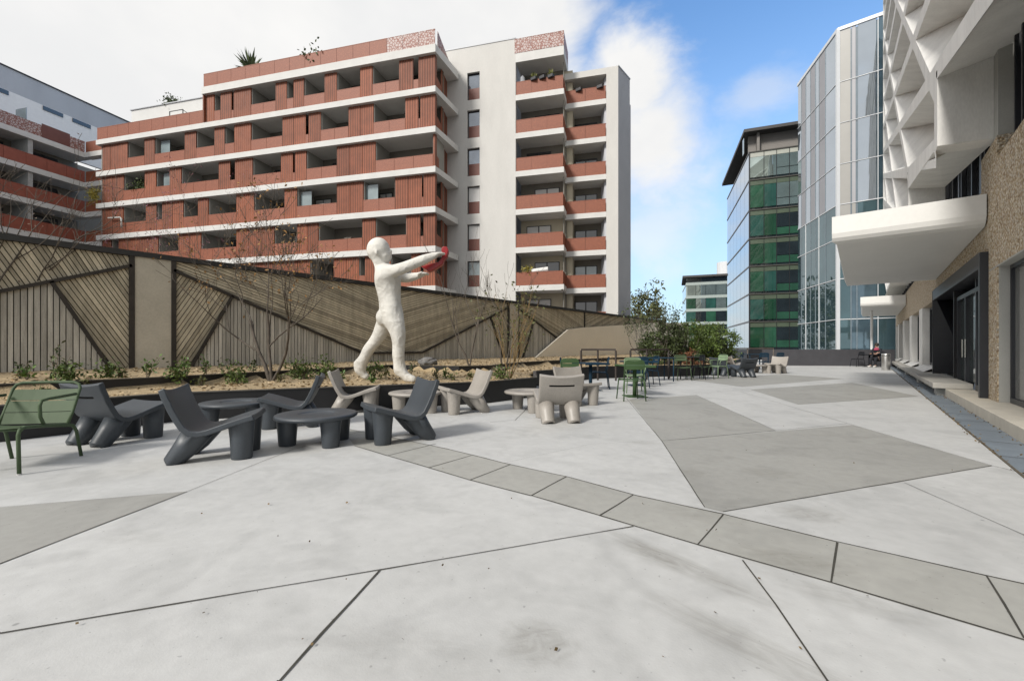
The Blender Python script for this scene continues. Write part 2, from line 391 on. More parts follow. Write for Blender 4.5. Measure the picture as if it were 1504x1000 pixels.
# things kept on the balconies
def pot(p,name='flower_pot',lab='',plant=True,col=(.03,.03,.035),s=1):
    o=thing(name,p,lab,'flower pot','pots on the balcony railings')
    q=MB(); q.box(p[0]-.24*s,p[0]+.24*s,p[1]-.12*s,p[1]+.12*s,p[2],p[2]+.24*s); q.build('pot',mat('black_plastic_pot',col,rough=.5),o,bevel=.02)
    if plant:
        q=MB(); 
        for _ in range(30): q.tone=R.uniform(.6,1.3); q.leaf(Vector(p)+Vector((R.uniform(-.2,.2),R.uniform(-.1,.1),.24)),R.uniform(.15,.45),Vector((R.gauss(0,.4),R.gauss(0,.4),1)).normalized(),.25)
        q.build('leaves',leafmat('balcony_leaf',(.10,.12,.03),(.22,.22,.06)),o,tone=True)
zr=ZB[6]+.45+1.09
for i,(px,pl,lab) in enumerate(((784,True,'leftmost black pot on the top tower balcony rail'),(796.5,False,'empty middle black pot on the top tower balcony rail'),(809,True,'yellow-flowered right pot on the top tower balcony rail'))):
    pot(ft(tt(px),-.02,zr-.12),lab=lab,plant=pl)
for px,lab in ((850,'left black pot on the rail of the topmost right-hand loggia'),(881,'right black pot on the rail of the topmost right-hand loggia')):
    pot(fl(tl_(px),.02,ZL[6]+1.3),lab=lab,plant=False)
q=MB(); p=ft(tt(764.5),.7,ZB[6]+.45); q.lathe([(.3,0.0),(.3,.9),(.22,1.7),(.03,1.95)],10,p); tag(q.build('folded_parasol',mat('grey_canvas',(.3,.31,.33)),smooth=True),'folded grey parasol cover on the top tower balcony','parasol')
q=MB(); p=ft(tt(790),.4,ZB[1]+.45+1.05); a=ft(tt(780),.4,ZB[1]+1.62); b=ft(tt(804),.4,ZB[1]+1.75); q.tube([a,b],.2,10); tag(q.build('rolled_mat',mat('white_cloth',(.7,.69,.67))),'rolled white mat lying along a low tower balcony rail','mat')
q=MB(); 
for _ in range(140): q.tone=R.uniform(.6,1.3); q.leaf(ft(tt(773)+R.gauss(0,.25),.3+R.gauss(0,.2),ZB[1]+1.3+R.random()*.7),.22,None,.5)
tag(q.build('balcony_plant',leafmat('yellow_leaf',(.3,.24,.04),(.4,.36,.1)),tone=True),'yellowish plant beside the rolled white mat on balcony','plant')
# roof plants
def tuft(p,h,n,name,lab,spiky=True):
    o=thing(name,p,lab,'plant'); p=Vector(p)
    q=MB(); q.tube([p,p+Vector((.05,0,h*.4))],[.07,.05],6); q.build('trunk',mat('palm_bark',(.12,.09,.06)),o)
    q=MB()
    for _ in range(n):
        q.tone=R.uniform(.5,1.3)
        if spiky:
            d=Vector((R.gauss(0,.6),R.gauss(0,.6),R.uniform(.15,1.2))).normalized(); q.leaf(p+Vector((0,0,h*.35)),h*R.uniform(.4,.8),d,.12)
        else:
            q.leaf(p+Vector((R.gauss(0,h*.3),R.gauss(0,h*.3),h*.3+R.gauss(0,h*.22))),h*.16,None,.6)
    q.build('leaves',leafmat('roof_leaf',(.05,.07,.025),(.10,.13,.05)),o,tone=True)
tuft(fr(tpx(360),.6,24.5),2.4,70,'roof_palm','spiky palm on the roof terrace of the red block')
tuft(fr(tpx(457),.8,24.5),1.9,300,'roof_shrub','small round shrub on the red block roof parapet',False)
tuft(fr(tpx(203),3.2,25.15),1.3,400,'roof_shrub','low bushy shrub on the white penthouse roof',False)
q=MB()
for _ in range(300): q.tone=R.uniform(.5,1.3); q.leaf(fr(tpx(199)+R.gauss(0,.45),.35+R.gauss(0,.2),ZT[3]+1.05+abs(R.gauss(0,.35))),.28,None,.5)
tag(q.build('balcony_plant',leafmat('roof_leaf',(.05,.07,.025),(.10,.13,.05)),tone=True),'leafy green plant filling an open loggia near the red block left end','plant')
q=MB()
for _ in range(160):
    q.tone=R.uniform(.6,1.3); p_=fr(-.3+R.gauss(0,.28),-.4+R.gauss(0,.2),ZT[3]+.9+R.gauss(0,.35)); q.leaf(p_,.25,None,.5)
    q.tube([fr(-.25,-.3,ZT[3]+.5),p_],.012,4)
tag(q.build('balcony_plant',leafmat('yellow_leaf',(.3,.24,.04),(.4,.36,.1)),tone=True),'yellow-green plant hanging at the left corner of the red block','plant')
q=MB(); a=tpx(182); 
q.tube([fr(a-1.6,-.25,ZT[2]+1.55),fr(a-.1,-.25,ZT[2]+1.5),fr(a+.05,-.25,ZT[2]+1.35),fr(a+.08,-.25,ZT[2]+.55)],.07,8); tag(q.build('vent_pipe',mat('white_pipe',(.62,.61,.58)),smooth=True),'bent white pipe fixed across red cladding near the left corner','pipe')
# ---- left wing
wg=thing('apartment_wing',W(-45,40,-3),'left apartment wing with rust-red balconies under a grey top storey','building')
fw=frame(W(-43.2,44.7),EY,-1*EX)          # a: away along the wing, b: into the wing
for k in range(0,6):
    zt=ZT[k]
    q=MB(); q.box(-32,0,-.05,2.6,zt-.5,zt,fw); q.box(-.6,.1,-4.3,-.055,zt-.5,zt,fw); q.build('floor_band',M['slab_white'],wg,bevel=.012)
    q=MB()
    for j in range(21): q.box(-32+j*1.5+.012,-30.5+j*1.5-.012,.02,.07,zt+.03,zt+1.1,fw)
    q.box(-32,-.5,.01,.08,zt+1.1,zt+1.14,fw)
    if k==5: pass
    q.build('balcony_parapet',M['lattice'] if k==5 else mat('maroon_sheet',(.27,.075,.045),rough=.6,var=.12,scale=3),wg)
    q=MB(); q.box(-.5,-.45,-4.2,-.1,zt+.03,zt+1.1,fw); q.build('balcony_parapet',M['parapet'],wg)
    if k<5:
        q=MB(); q.box(-32,.3,2.4,2.6,zt,ZT[k+1]-.5,fw); q.build('balcony_back_wall',M['loggia'],wg)
        for j in (-4.8,-9.5,-14,-19,-25):
            q=MB(); q.box(j,j+.35,.15,2.4,zt,ZT[k+1]-.5,fw); q.build('balcony_divider',mat('grey_concrete_divider',(.36,.36,.35)),wg)
        for j in (-3.8,-7.8,-12.5,-17):
            q=MB(); q.box(j,j+2.4,2.3,2.397,zt+.1,zt+2.2,fw); w_=q.build('balcony_door',M['darkframe'],wg)
            q=MB(); q.box(j+.08,j+1.15,2.28,2.3,zt+.2,zt+2.12,fw); q.box(j+1.25,j+2.32,2.28,2.3,zt+.2,zt+2.12,fw); q.build('pane',M['glassdark'],w_)
q=MB(); q.box(-32,8,3.0,3.3,ZT[5],25.2,fw); q.build('terrace_wall',mat('white_terrace_wall',(.8,.8,.8),rough=.8,var=.03),wg)
q=MB(); q.box(-32,8,3.0,12,25.2,27.35,fw); q.build('grey_top_storey',M['grey_metal'],wg)
q=MB(); q.box(-32.1,8.1,2.9,12,27.35,27.45,fw); q.build('roof_edge',M['darkframe'],wg)
for j in (-6.3,-2.2,.2):
    q=MB(); q.box(j,j+1.6,2.93,2.997,24.75,25.15,fw); q.build('strip_window',M['glassdark'],wg)
q=MB(); q.box(-32,4,2.7,14,-3,ZT[5]-.5,fw); q.build('core_wall',M['loggia_side'],wg)
q=MB(); q.box(-4.9,-4.85,.2,1.6,ZT[5],ZT[5]+2.3,fw); q.build('terrace_screen',M['glasspale'],wg)
q=MB(); q.box(-3.9,-1.75,-.02,.015,ZT[5]+.03,ZT[5]+1.3,fw); q.build('solid_parapet',M['redpanel'],wg)
# ================================================================= right-hand concrete building (walls run along world y)
precast=mat('white_precast_concrete',(.75,.74,.71),rough=.85,var=.09,scale=1.6,fine=.05,bump=.1,bscale=30,stretch=(1,1,.3))
cream=mat('cream_plinth_stone',(.56,.52,.44),rough=.85,var=.1,scale=3,fine=.06,bump=.15)
greyconc=mat('grey_reveal_concrete',(.40,.40,.375),rough=.85,var=.06,scale=2,fine=.05)
def pebble():
    m=mat('pebble_dash',(.40,.33,.24),rough=.9,var=.1,scale=2)
    nt=m.node_tree; N=nt.nodes; L=nt.links; b=N['Principled BSDF']
    tc=[n for n in N if n.type=='TEX_COORD'][0]
    v=N.new('ShaderNodeTexVoronoi'); v.inputs['Scale'].default_value=26; L.new(tc.outputs['Object'],v.inputs['Vector'])
    sx=N.new('ShaderNodeSeparateColor'); L.new(v.outputs['Color'],sx.inputs[0])
    r=N.new('ShaderNodeValToRGB'); e=r.color_ramp.elements
    e[0].color=(.33,.24,.15,1); e[1].color=(.84,.77,.64,1)
    for p,c in ((.3,(.60,.49,.34,1)),(.55,(.68,.59,.45,1)),(.8,(.56,.51,.43,1))):
        q=e.new(p); q.color=c
    L.new(sx.outputs[0],r.inputs[0])
    rd=N.new('ShaderNodeValToRGB'); rd.color_ramp.elements[0].position=.35; rd.color_ramp.elements[1].position=.75
    rd.color_ramp.elements[0].color=(1,1,1,1); rd.color_ramp.elements[1].color=(.62,.55,.46,1); L.new(v.outputs['Distance'],rd.inputs[0])
    mx=N.new('ShaderNodeMix'); mx.data_type='RGBA'; mx.blend_type='MULTIPLY'; mx.inputs[0].default_value=1
    L.new(r.outputs[0],mx.inputs[6]); L.new(rd.outputs[0],mx.inputs[7]); L.new(mx.outputs[2],b.inputs['Base Color'])
    bp=N.new('ShaderNodeBump'); bp.inputs['Strength'].default_value=1; bp.inputs['Distance'].default_value=.03; bp.invert=True
    L.new(v.outputs['Distance'],bp.inputs['Height']); L.new(bp.outputs[0],b.inputs['Normal'])
    return m
peb=pebble(); anth=mat('anthracite_metal',(.022,.024,.030),rough=.38,var=.1,scale=2)
winglass=glassmat('office_window_glass',(.02,.024,.026),rough=.03)
curt=mat('pale_curtain',(.30,.30,.28),rough=.8,var=.1,scale=2,stretch=(9,9,.3))
ob=thing('concrete_building',(2.2,12,0),'white precast concrete building with faceted upper front and brown pebble-dash base wall','building')
X0=1.85
q=MB(); q.box(X0,9,11.57,12.95,.002,4.95); q.build('pebble_wall',peb,ob)                        # pier beside the doorway
q=MB(); q.box(X0,9,1,11.55,2.62,4.56); q.build('pebble_wall',peb,ob)                           # lintel zone over the near window
q=MB(); q.box(X0-.004,X0+.3,1,12.2,2.595,2.62); q.build('shadow_joint',greyconc,ob)
q=MB(); q.box(X0,9,12.95,20,3.0,4.3); q.box(X0,9,20,44,2.75,4.3); q.build('pebble_wall',peb,ob)
q=MB(); q.box(X0+.02,2.25,11.545,11.57,.17,2.6); q.build('window_reveal',greyconc,ob)
def win(y0,y1,z0,z1,x,parts=2,gl=winglass,fw_=.07,cur=None):
    q=MB(); q.box(x,x+.09,y0,y0+fw_,z0,z1); q.box(x,x+.09,y1-fw_,y1,z0,z1); q.box(x,x+.09,y0+fw_,y1-fw_,z1-fw_,z1); q.box(x,x+.09,y0+fw_,y1-fw_,z0,z0+fw_*1.3)
    for i in range(1,parts):
        yy=y0+(y1-y0)*i/parts; q.box(x,x+.09,yy-.04,yy+.04,z0+fw_*1.3,z1-fw_)
    w=q.build('window',anth,ob)
    q=MB(); q.box(x+.05,x+.06,y0+fw_,y1-fw_,z0+fw_,z1-fw_); q.build('pane',gl,w)
    if cur:
        q=MB(); q.box(x+.2,x+.22,y0,y1,z0,z1); q.build('curtain',curt,w)
win(6.4,11.54,.17,2.6,2.0,3,glassmat('near_window_glass',(.24,.245,.235),rough=.06))
q=MB(); q.box(2.35,9,1,11.5,.1,2.6); q.build('inner_wall',greyconc,ob)
# upper near window under the slanting head
q=MB(); q.face([(2.08,6,4.56),(2.08,11.62,4.56),(2.08,11.62,6.6),(2.08,6,5.9)]); q.build('window',winglass,ob)
for y in (7.2,8.4,9.6,10.8,11.25):
    q=MB(); q.box(2.0,2.075,y-.035,y+.035,4.56,6.6); q.build('window_mullion',anth,ob)
q=MB(); q.box(1.87,2.3,11.63,11.98,4.56,6.62); q.build('window_reveal',greyconc,ob)
q=MB(); q.box(2.3,9,1,12.8,4.56,9); q.build('inner_wall',greyconc,ob)
# clerestory above the canopy
q=MB(); q.box(2.02,2.05,12.96,44,4.3,6.8); q.build('clerestory_pane',glassmat('clerestory_glass',(.10,.12,.14),rough=.04,metal=.5),ob)
for i in range(22):
    y=13.2+i*1.4; q=MB(); q.box(1.93,2.015,y-.05,y+.05,4.3,6.6); q.build('clerestory_mullion',anth,ob)
    if i%2==0: q=MB(); q.box(1.93,2.015,y+.3,y+.5,4.3,6.6); q.build('clerestory_mullion',anth,ob)
# plinth
q=MB(); q.box(1.49,X0+.7,1,14.5,-.2,.168); q.build('plinth',cream,ob,bevel=.012)
q=MB(); q.box(1.27,X0+.1,14.502,44,.17,.30); q.build('plinth',mat('grey_plinth_stone',(.40,.385,.35),rough=.85,var=.1,scale=3,fine=.05),ob,bevel=.015)
q=MB(); q.box(1.49,X0+.1,14.505,44,-.2,.168); q.build('plinth',greyconc,ob)
for y in (14.75,19.5,25,31,37):
    q=MB(); q.box(1.36,1.489,y,y+.5,-.05,.169); q.build('plinth_block',greyconc,ob)
# ground-floor windows further on
for i,(y0,y1) in enumerate(((20.6,24.4),(25.8,29.6),(31,34.8),(36.2,40))):
    win(y0,y1,.45,2.72,2.05,2,winglass,.07)
    q=MB(); q.box(X0-.02,X0+.7,y1+.003,y1+1.35,.301,2.75); q.build('precast_pier',precast,ob); q=MB(); q.box(X0-.02,X0+.2,y0,y1,.301,.44); q.build('window_sill',precast,ob)
    q=MB(); q.face([(X0-.02,y0,.445),(X0-.02,y1,.445),(X0-.28,y1,.305),(X0-.28,y0,.305)]); q.build('sloping_sill',precast,ob)
q=MB(); q.box(X0-.02,X0+.7,19.95,20.58,.301,2.75); q.build('precast_pier',precast,ob)
q=MB(); q.box(2.5,9,12.9,44,.1,4.3); q.box(2.3,9,12.9,44,4.3,35); q.build('inner_wall',greyconc,ob)
q=MB(); q.box(X0,9,44,44.4,-1,33); q.build('end_wall',precast,ob)
# faceted front: two families of rising ribs with recessed panes between
def clip(poly,n,c):                       # keep n.p >= c
    out=[]
    for i,p in enumerate(poly):
        s=poly[i-1]; dp=n[0]*p[0]+n[1]*p[1]-c; ds=n[0]*s[0]+n[1]*s[1]-c
        if (dp>=0)!=(ds>=0):
            t=ds/(ds-dp); out.append((s[0]+(p[0]-s[0])*t,s[1]+(p[1]-s[1])*t))
        if dp>=0: out.append(p)
    return out
def inset(poly,w):
    ar=sum(poly[i-1][0]*poly[i][1]-poly[i][0]*poly[i-1][1] for i in range(len(poly)))
    if ar<0: poly=poly[::-1]
    res=poly
    for i in range(len(poly)):
        a=poly[i-1]; b=poly[i]; L_=math.hypot(b[0]-a[0],b[1]-a[1])
        if L_<1e-6: continue
        n=(-(b[1]-a[1])/L_,(b[0]-a[0])/L_)
        res=clip(res,n,n[0]*a[0]+n[1]*a[1]+w)
        if len(res)<3: return poly,None
    return poly,res
XR=1.1; XI=1.9
rib=MB(); panes=[]
SB,SA=.30,.75
for k in range(-4,13):
    for mm in range(-2,8):
        b0,b1=1.1+1.9*k,1.1+1.9*(k+1); a0,a1=-2.9-4.8*mm,-2.9-4.8*(mm+1)
        P=lambda b,a:((b-a)/(SA-SB),SB*(b-a)/(SA-SB)+b)
        poly=[P(b0,a0),P(b0,a1),P(b1,a1),P(b1,a0)]
        poly=clip(poly,(-1,0),-44.0)
        if len(poly)>2: poly=clip(poly,(1,0),12.0 if k==0 else 3.0 if k>0 else 19.0)
        if len(poly)>2 and k<0: poly=clip(poly,(0,1),4.7)
        if len(poly)>2: poly=clip(poly,(0,-1),-32.0)
        if len(poly)<3: continue
        o,i1=inset(poly,.17)
        if i1 is None: continue
        cx=sum(p[0] for p in i1)/len(i1); cy=sum(p[1] for p in i1)/len(i1)
        # flat rib faces between cell outline and recess
        bm=bmesh.new()
        vo=[bm.verts.new((XR,p[0],p[1])) for p in o]; vi=[bm.verts.new((XR,p[0],p[1])) for p in i1]
        es=[]
        for L_ in (vo,vi):
            for j in range(len(L_)):
                try: es.append(bm.edges.new((L_[j-1],L_[j])))
                except ValueError: pass
        res=bmesh.ops.triangle_fill(bm,edges=es,use_beauty=True)
        for f in bm.faces:
            c=f.calc_center_median()
            rib.face([v.co.copy() for v in f.verts])
        bm.free()
        sc_=.60
        i2=[(cx+(p[0]-cx)*sc_+ .25*0,cy+(p[1]-cy)*sc_) for p in i1]
        for j in range(len(i1)):
            p,s=i1[j],i1[j-1]; p2,s2=i2[j],i2[j-1]
            rib.face([(XR,s[0],s[1]),(XR,p[0],p[1]),(XI,p2[0],p2[1]),(XI,s2[0],s2[1])])
        panes.append([(XI,p[0],p[1]) for p in i2])
# bottom soffit along the lowest rib, near stem and its broad cheek
y0,z0=12.0,SB*12+1.1; y1,z1=44,SB*44+1.1
SX=XR-.006
rib.box8([(SX,11.76,5.04),(X0+.08,11.98,5.04),(X0+.08,19.2,6.15),(SX,19.2,6.3),(SX,11.76,5.25),(X0+.08,11.98,5.25),(X0+.08,19.2,7.0),(SX,19.2,7.0)])
rib.face([(XR,19.01,4.72),(XI+.12,19.01,4.72),(XI+.12,19.01,6.9),(XR,19.01,6.8)])
rib.face([(XR,19.0,4.71),(XR,44,4.71),(XI+.12,44,4.71),(XI+.12,19,4.71)])
rib.box8([(SX+.001,11.75,5.045),(X0+.06,11.97,5.045),(X0+.06,12.4,5.045),(SX+.001,12.25,5.045),(SX+.001,11.75,6.4),(X0+.06,11.97,6.6),(X0+.06,12.4,6.85),(SX+.001,12.25,6.5)])
# rib running down towards the viewer: front band, soffit to the window head
h=lambda y:SB*y+3.0
rib.face([(XR,11.76,h(11.76)-.17),(XR,3,h(3)-.17),(X0+.2,3,5.5),(X0+.2,11.98,6.6)])
rib.face([(SX,11.76,h(11.76)+.17),(SX,3,h(3)+.17),(SX,3,h(3)-.17),(SX,11.76,h(11.76)-.17)])
rib.face([(SX,3,h(3)+.17),(SX,11.76,h(11.76)+.17),(XR,11.76,h(11.76)+.17),(XR,3,h(3)+.17)])
rib.build('faceted_front',precast,ob)
darkpane=glassmat('facade_pane_glass',(.05,.055,.06),rough=.05)
for p in panes[:95]:
    q=MB(); q.face(p); q.build('pane',darkpane,ob)
q=MB()
for p in panes[95:]: q.face(p)
if q.f: o=q.build('pane',darkpane,ob); o['kind']='stuff'
q=MB(); q.box(1.9,9,1,44.2,32,33); q.build('roof',greyconc,ob)
# doorway portal
y0,y1=12.26,19.9
q=MB(); q.box(1.73,2.6,y0,y0+.14,.17,2.99); q.box(1.73,2.6,y1-.14,y1,.302,2.99); q.box(1.73,2.6,y0+.14,y1-.14,2.68,2.99); q.build('door_portal',anth,ob,bevel=.006)
black=mat('black_cladding',(.006,.006,.008),rough=.5)
q=MB(); q.box(2.3,2.45,17,y1-.14,.3,2.68); q.box(1.9,2.3,16.9,17.0,.3,2.68); q.build('dark_panel',black,ob)
q=MB(); q.box(1.95,2.1,12.4,12.55,.17,2.68); q.box(1.95,2.1,14.2,14.3,.17,2.68); q.box(1.95,2.1,14.3,16.9,2.4,2.5)
q.box(1.95,2.1,12.55,14.2,2.4,2.5); q.box(1.95,2.1,15.55,15.65,.17,2.4); q.box(1.95,2.1,16.75,16.9,.17,2.4); q.box(1.95,2.1,12.55,14.2,.17,.3)
fr_=q.build('door_frame',anth,ob)
dg=glassmat('door_glass',(.08,.11,.11),rough=.02,metal=.5)
for (a,b) in ((12.56,14.19),(14.31,15.54),(15.66,16.74)):
    q=MB(); q.box(2.02,2.04,a,b,.3,2.4); d_=q.build('door',dg,ob)
    if a>13:
        q=MB(); q.tube([(1.93,b-.15 if a<15 else a+.15,.9),(1.93,b-.15 if a<15 else a+.15,1.35)],.018,8); q.build('handle',mat('steel',(.6,.6,.58),rough=.25,metal=1,var=.05),d_)
# canopies
def canopy(y0,y1,xo,ztop,lab,sl=.12):
    o=thing('entrance_canopy',(X0,(y0+y1)/2,ztop-.6),lab,'canopy','white canopies over the doors')
    q=MB()
    prof=[]                                 # section across the near edge: rounded lower lip
    lo=ztop-.60
    def sec(x,inset_y=0):
        return [(x,y0,ztop),(x,y0,lo+.22),(x,y0+.03,lo+.12),(x,y0+.09,lo+.05),(x,y0+.2,lo),(x,y1-.2,lo-sl),(x,y1,lo+.1),(x,y1,ztop)]
    a=sec(xo); b=sec(X0-.02); c=[(xo+.08 if i in (4,5) else xo,p[1],p[2]) for i,p in enumerate(a)]
    n=len(a)
    for i in range(n):
        j=(i+1)%n; q.face([c[i],b[i],b[j],c[j]])
    q.face(c[::-1]); q.face(b)
    q.build('canopy_body',mat('canopy_paint',(.70,.695,.67),rough=.6,var=.035,scale=.7,fine=.02),o,recalc=True,smooth=False)
    q=MB(); q.box(xo+.1,X0-.05,y0+.1,y1-.1,ztop,ztop+.02); q.build('roof_membrane',greyconc,o)
canopy(12.3,20.3,-.58,4.11,'large white canopy with rounded lip over the dark glass doorway')
canopy(33.5,42,-.2,4.15,'smaller distant white canopy at the far end of the concrete building')
q=MB(); q.tube([(.35,36.5,0),(.35,36.5,3.5)],.07,10); tag(q.build('canopy_post',mat('white_paint',(.75,.75,.74),rough=.4)),'slim white post under the distant canopy','post')
# ================================================================= glass tower, cranked in plan
gt=thing('glass_tower',W(33,44,-1),'tall silvery glass office tower with panelled upper storeys beside the concrete building','building')
A=Vector((29.9,40.0)); dl=Vector((.217,.976)); dr=Vector((.788,-.616))
def tf(o,d):                                # frame along a face: a along, b outwards negative / inwards positive
    O=W(o.x,o.y); e=(W(d.x,d.y)-W(0,0)).normalized(); return frame(O,e,Vector((-e.y,e.x,0)))
fR=tf(A,dr); fL=tf(A+dl*8.6,-dl)
skyg=glassmat('tower_sky_glass',(.46,.51,.56),rough=.02,metal=.85,var=.04)
lowg=glassmat('tower_teal_glass',(.075,.135,.155),rough=.02,metal=.55,var=.2,scale=.35)
silver=mat('silver_panel',(.31,.31,.33),rough=.5,var=.05,scale=.5,metal=.1)
warm=mat('warm_grey_panel',(.29,.285,.27),rough=.5,var=.05,scale=.5,metal=.1)
mull=mat('white_mullion',(.62,.64,.66),rough=.4,var=.03)
LV=[-1,3.7,7.4,11.1,14.2,17.9,21.65,25.4,30.1]
WL=8.6
lcols=[(0,.9,'g'),(.9,2.0,'s'),(2.0,3.1,'g'),(3.1,4.2,'s'),(4.2,5.0,'g'),(5.0,6.3,'s'),(6.3,8.5,'g')]
WR=9.5
rcols=[(.08,.95,'w'),(1.0,1.33,'w2'),(1.42,2.75,'g'),(2.87,9.4,'d')]
darkg=glassmat('tower_dark_glass',(.10,.16,.20),rough=.03,metal=.6,var=.3,scale=.4)
parts={}
for i in range(len(LV)-1):
    z0,z1=LV[i],LV[i+1]
    for f,cols,wd in ((fL,lcols,WL),(fR,rcols,WR)):
        for (a,b,t) in cols:
            mm=lowg if i<4 else {'g':skyg,'s':silver,'w':warm,'w2':silver,'d':darkg}[t]
            if i<4 and f is fR: mm={'w':lowg,'w2':darkg,'g':darkg,'d':lowg}[t] if i<3 else mm if t not in 'w w2' else warm
            q=MB(); jt=R.uniform(-.012,.012); q.box8([f(a+.03,0+jt,z0+.06),f(b-.03,0-jt,z0+.06),f(b-.03,.1,z0+.06),f(a+.03,.1,z0+.06),f(a+.03,0+jt*.5,z1-.06),f(b-.03,-jt,z1-.06),f(b-.03,.1,z1-.06),f(a+.03,.1,z1-.06)])
            q.build('glass_panel',mm,gt)
def one(name,m,par,*a):
    q=MB(); q.box(*a); return q.build(name,m,par)
thin=mat('thin_blue_grey_mullion',(.20,.24,.27),rough=.4)
for z in LV[1:]:
    wd_=.035 if z<14.5 else .025
    one('floor_rail',mull,gt,-.02,WL,-.05,.05,z-wd_,z+wd_,fL); one('floor_rail',mull,gt,0,WR,-.05,.05,z-wd_,z+wd_,fR)
for (a,b,t) in lcols[1:]: one('mullion',thin,gt,a-.02,a+.02,-.04,.06,-1,30.1,fL)
for a in (5.0,2.0): one('mullion',mull,gt,a-.03,a+.03,-.06,.06,-1,14.2,fL)
one('mullion',mull,gt,WL-.12,WL+.12,-.12,.14,-1,30.15,fL)
for (a,b,t) in rcols[1:]: one('mullion',thin if t!='d' else mull,gt,a-.06,a-.01,-.06,.06,-1,30.1,fR)
for a in (4.6,6.3,8): one('mullion',thin,gt,a-.03,a+.03,-.06,.06,-1,30.1,fR)
q=MB(); q.box(-.1,WL,-.08,.1,30.1,30.4,fL); q.box(0,WR,-.09,.1,30.1,30.4,fR); q.build('roof_edge',mull,gt)
q=MB(); pl=[A+dl*8.55+Vector((.12,0)),A+Vector((.1,.12)),A+dr*9.4+Vector((0.02,.12)),A+dr*9.4+Vector((7,11)),A+dl*8.55+Vector((4,1.6))]
q.prism([(W(p.x,p.y).x,W(p.x,p.y).y) for p in pl],-1,30.0); q.build('core',darkg,gt)
# ================================================================= green glass offices
gg=thing('green_glass_building',W(33,60,-1),'green glass office block under an overhanging dark flat roof','building')
C0=Vector((30.5,56.0)); gr=Vector((.938,-.347)); gl_=Vector((.316,.949))
gR=tf(C0,gr); gL=tf(C0+gl_*18.6,-gl_)
greens=[glassmat('green_glass_%s'%n,c,rough=.03,var=.3,scale=.5,ior=1.5) for n,c in (('deep',(.014,.055,.030)),('mid',(.022,.078,.046)),('teal',(.022,.075,.062)))]
drk=glassmat('dark_office_glass',(.011,.016,.019),rough=.03,var=.4,scale=.5)
sideg=glassmat('side_sky_glass',(.42,.47,.52),rough=.02,metal=.85,var=.05)
upg=glassmat('upper_green_glass',(.48,.56,.52),rough=.02,metal=.85,var=.2,scale=.4)
spand=mat('grey_green_spandrel',(.075,.10,.068),rough=.4,var=.15,scale=.6)
GB=[.9,4.45,8.0,11.55,15.1,18.75,22.6,26.2]
cl=[(0,1.65),(1.65,3.05),(3.05,4.45),(4.45,5.95),(5.95,7.4),(7.4,8.9)]
for i in range(len(GB)-1):
    z0,z1=GB[i],GB[i+1]
    for j,(a,b) in enumerate(cl):
        mm = upg if i>=6 else (greens[(i*2+j)%3] if j<2 or j>4 else drk)
        if i==5 and j>=2: mm=upg
        lo=z0+.28; hi=z1-.75
        q=MB(); q.box(a+.04,b-.04,.0,.08,lo+(.95 if j in(2,3) else 0),hi,gR); q.build('glass_panel',mm,gg)
        if j in (2,3):
            q=MB(); q.box(a+.04,b-.04,.0,.08,lo,lo+.87,gR); q.build('glass_panel',greens[1] if i<5 else upg,gg)
    q=MB(); q.box(0,8.9,-.005,.08,z1-.72,z1-.12,gR); q.build('spandrel',spand if i<6 else mat('pale_spandrel',(.42,.43,.38),rough=.3,var=.1,scale=.6),gg)
    q=MB(); q.box(0,8.9,-.12,.1,z1-.12,z1+.0,gR); q.build('floor_rail',mat('bronze_rail',(.07,.068,.058),rough=.5),gg)
    for j in range(6):
        q=MB(); q.box(j*3.1+.04,(j+1)*3.1-.04,0,.08,z0+.1,z1-.12,gL); q.build('glass_panel',sideg,gg)
    q=MB(); q.box(0,18.6,-.06,.1,z1-.12,z1+.06,gL); q.build('floor_rail',mat('grey_rail',(.2,.21,.23)),gg)
for (a,b) in cl[1:]: one('mullion',M['darkframe'],gg,a-.03,a+.03,-.05,.06,.9,26.2,gR)
one('mullion',M['darkframe'],gg,-.06,.08,-.08,.1,.9,26.2,gR)
q=MB(); q.box(-.1,8.9,-.03,.3,-1.5,.88,gR); q.build('dark_base',M['darkframe'],gg)
q=MB(); q.box(0,8.9,.9,1.2,26.2,28.6,gR); q.box(.3,18.5,.9,1.2,26.2,28.6,gL); q.build('roof_storey',mat('taupe_louvre',(.20,.185,.17),rough=.6,var=.12,scale=1.5,stretch=(.3,.3,12)),gg)
q=MB(); 
pl=[C0+gl_*19-gr*.75,C0-gl_*.6-gr*.7,C0-gl_*.6+gr*9,C0+gr*9+gl_*18]
q.prism([(W(p.x,p.y).x,W(p.x,p.y).y) for p in pl],28.6,28.98); q.build('roof',mat('dark_roof',(.05,.047,.045),rough=.6,var=.15),gg)
q=MB(); pl=[C0+gl_*18.5+gr*.1,C0+gl_*.1+gr*.1,C0+gr*8.85+gl_*.1,C0+gr*8.85+gl_*18]
q.prism([(W(p.x,p.y).x,W(p.x,p.y).y) for p in pl],-1.5,26.15); q.build('core',drk,gg)
q=MB(); q.box(17.5,18.3,-.6,-.55,26.2,28.2,gL); q.build('terrace_screen',M['glasspale'],gg)
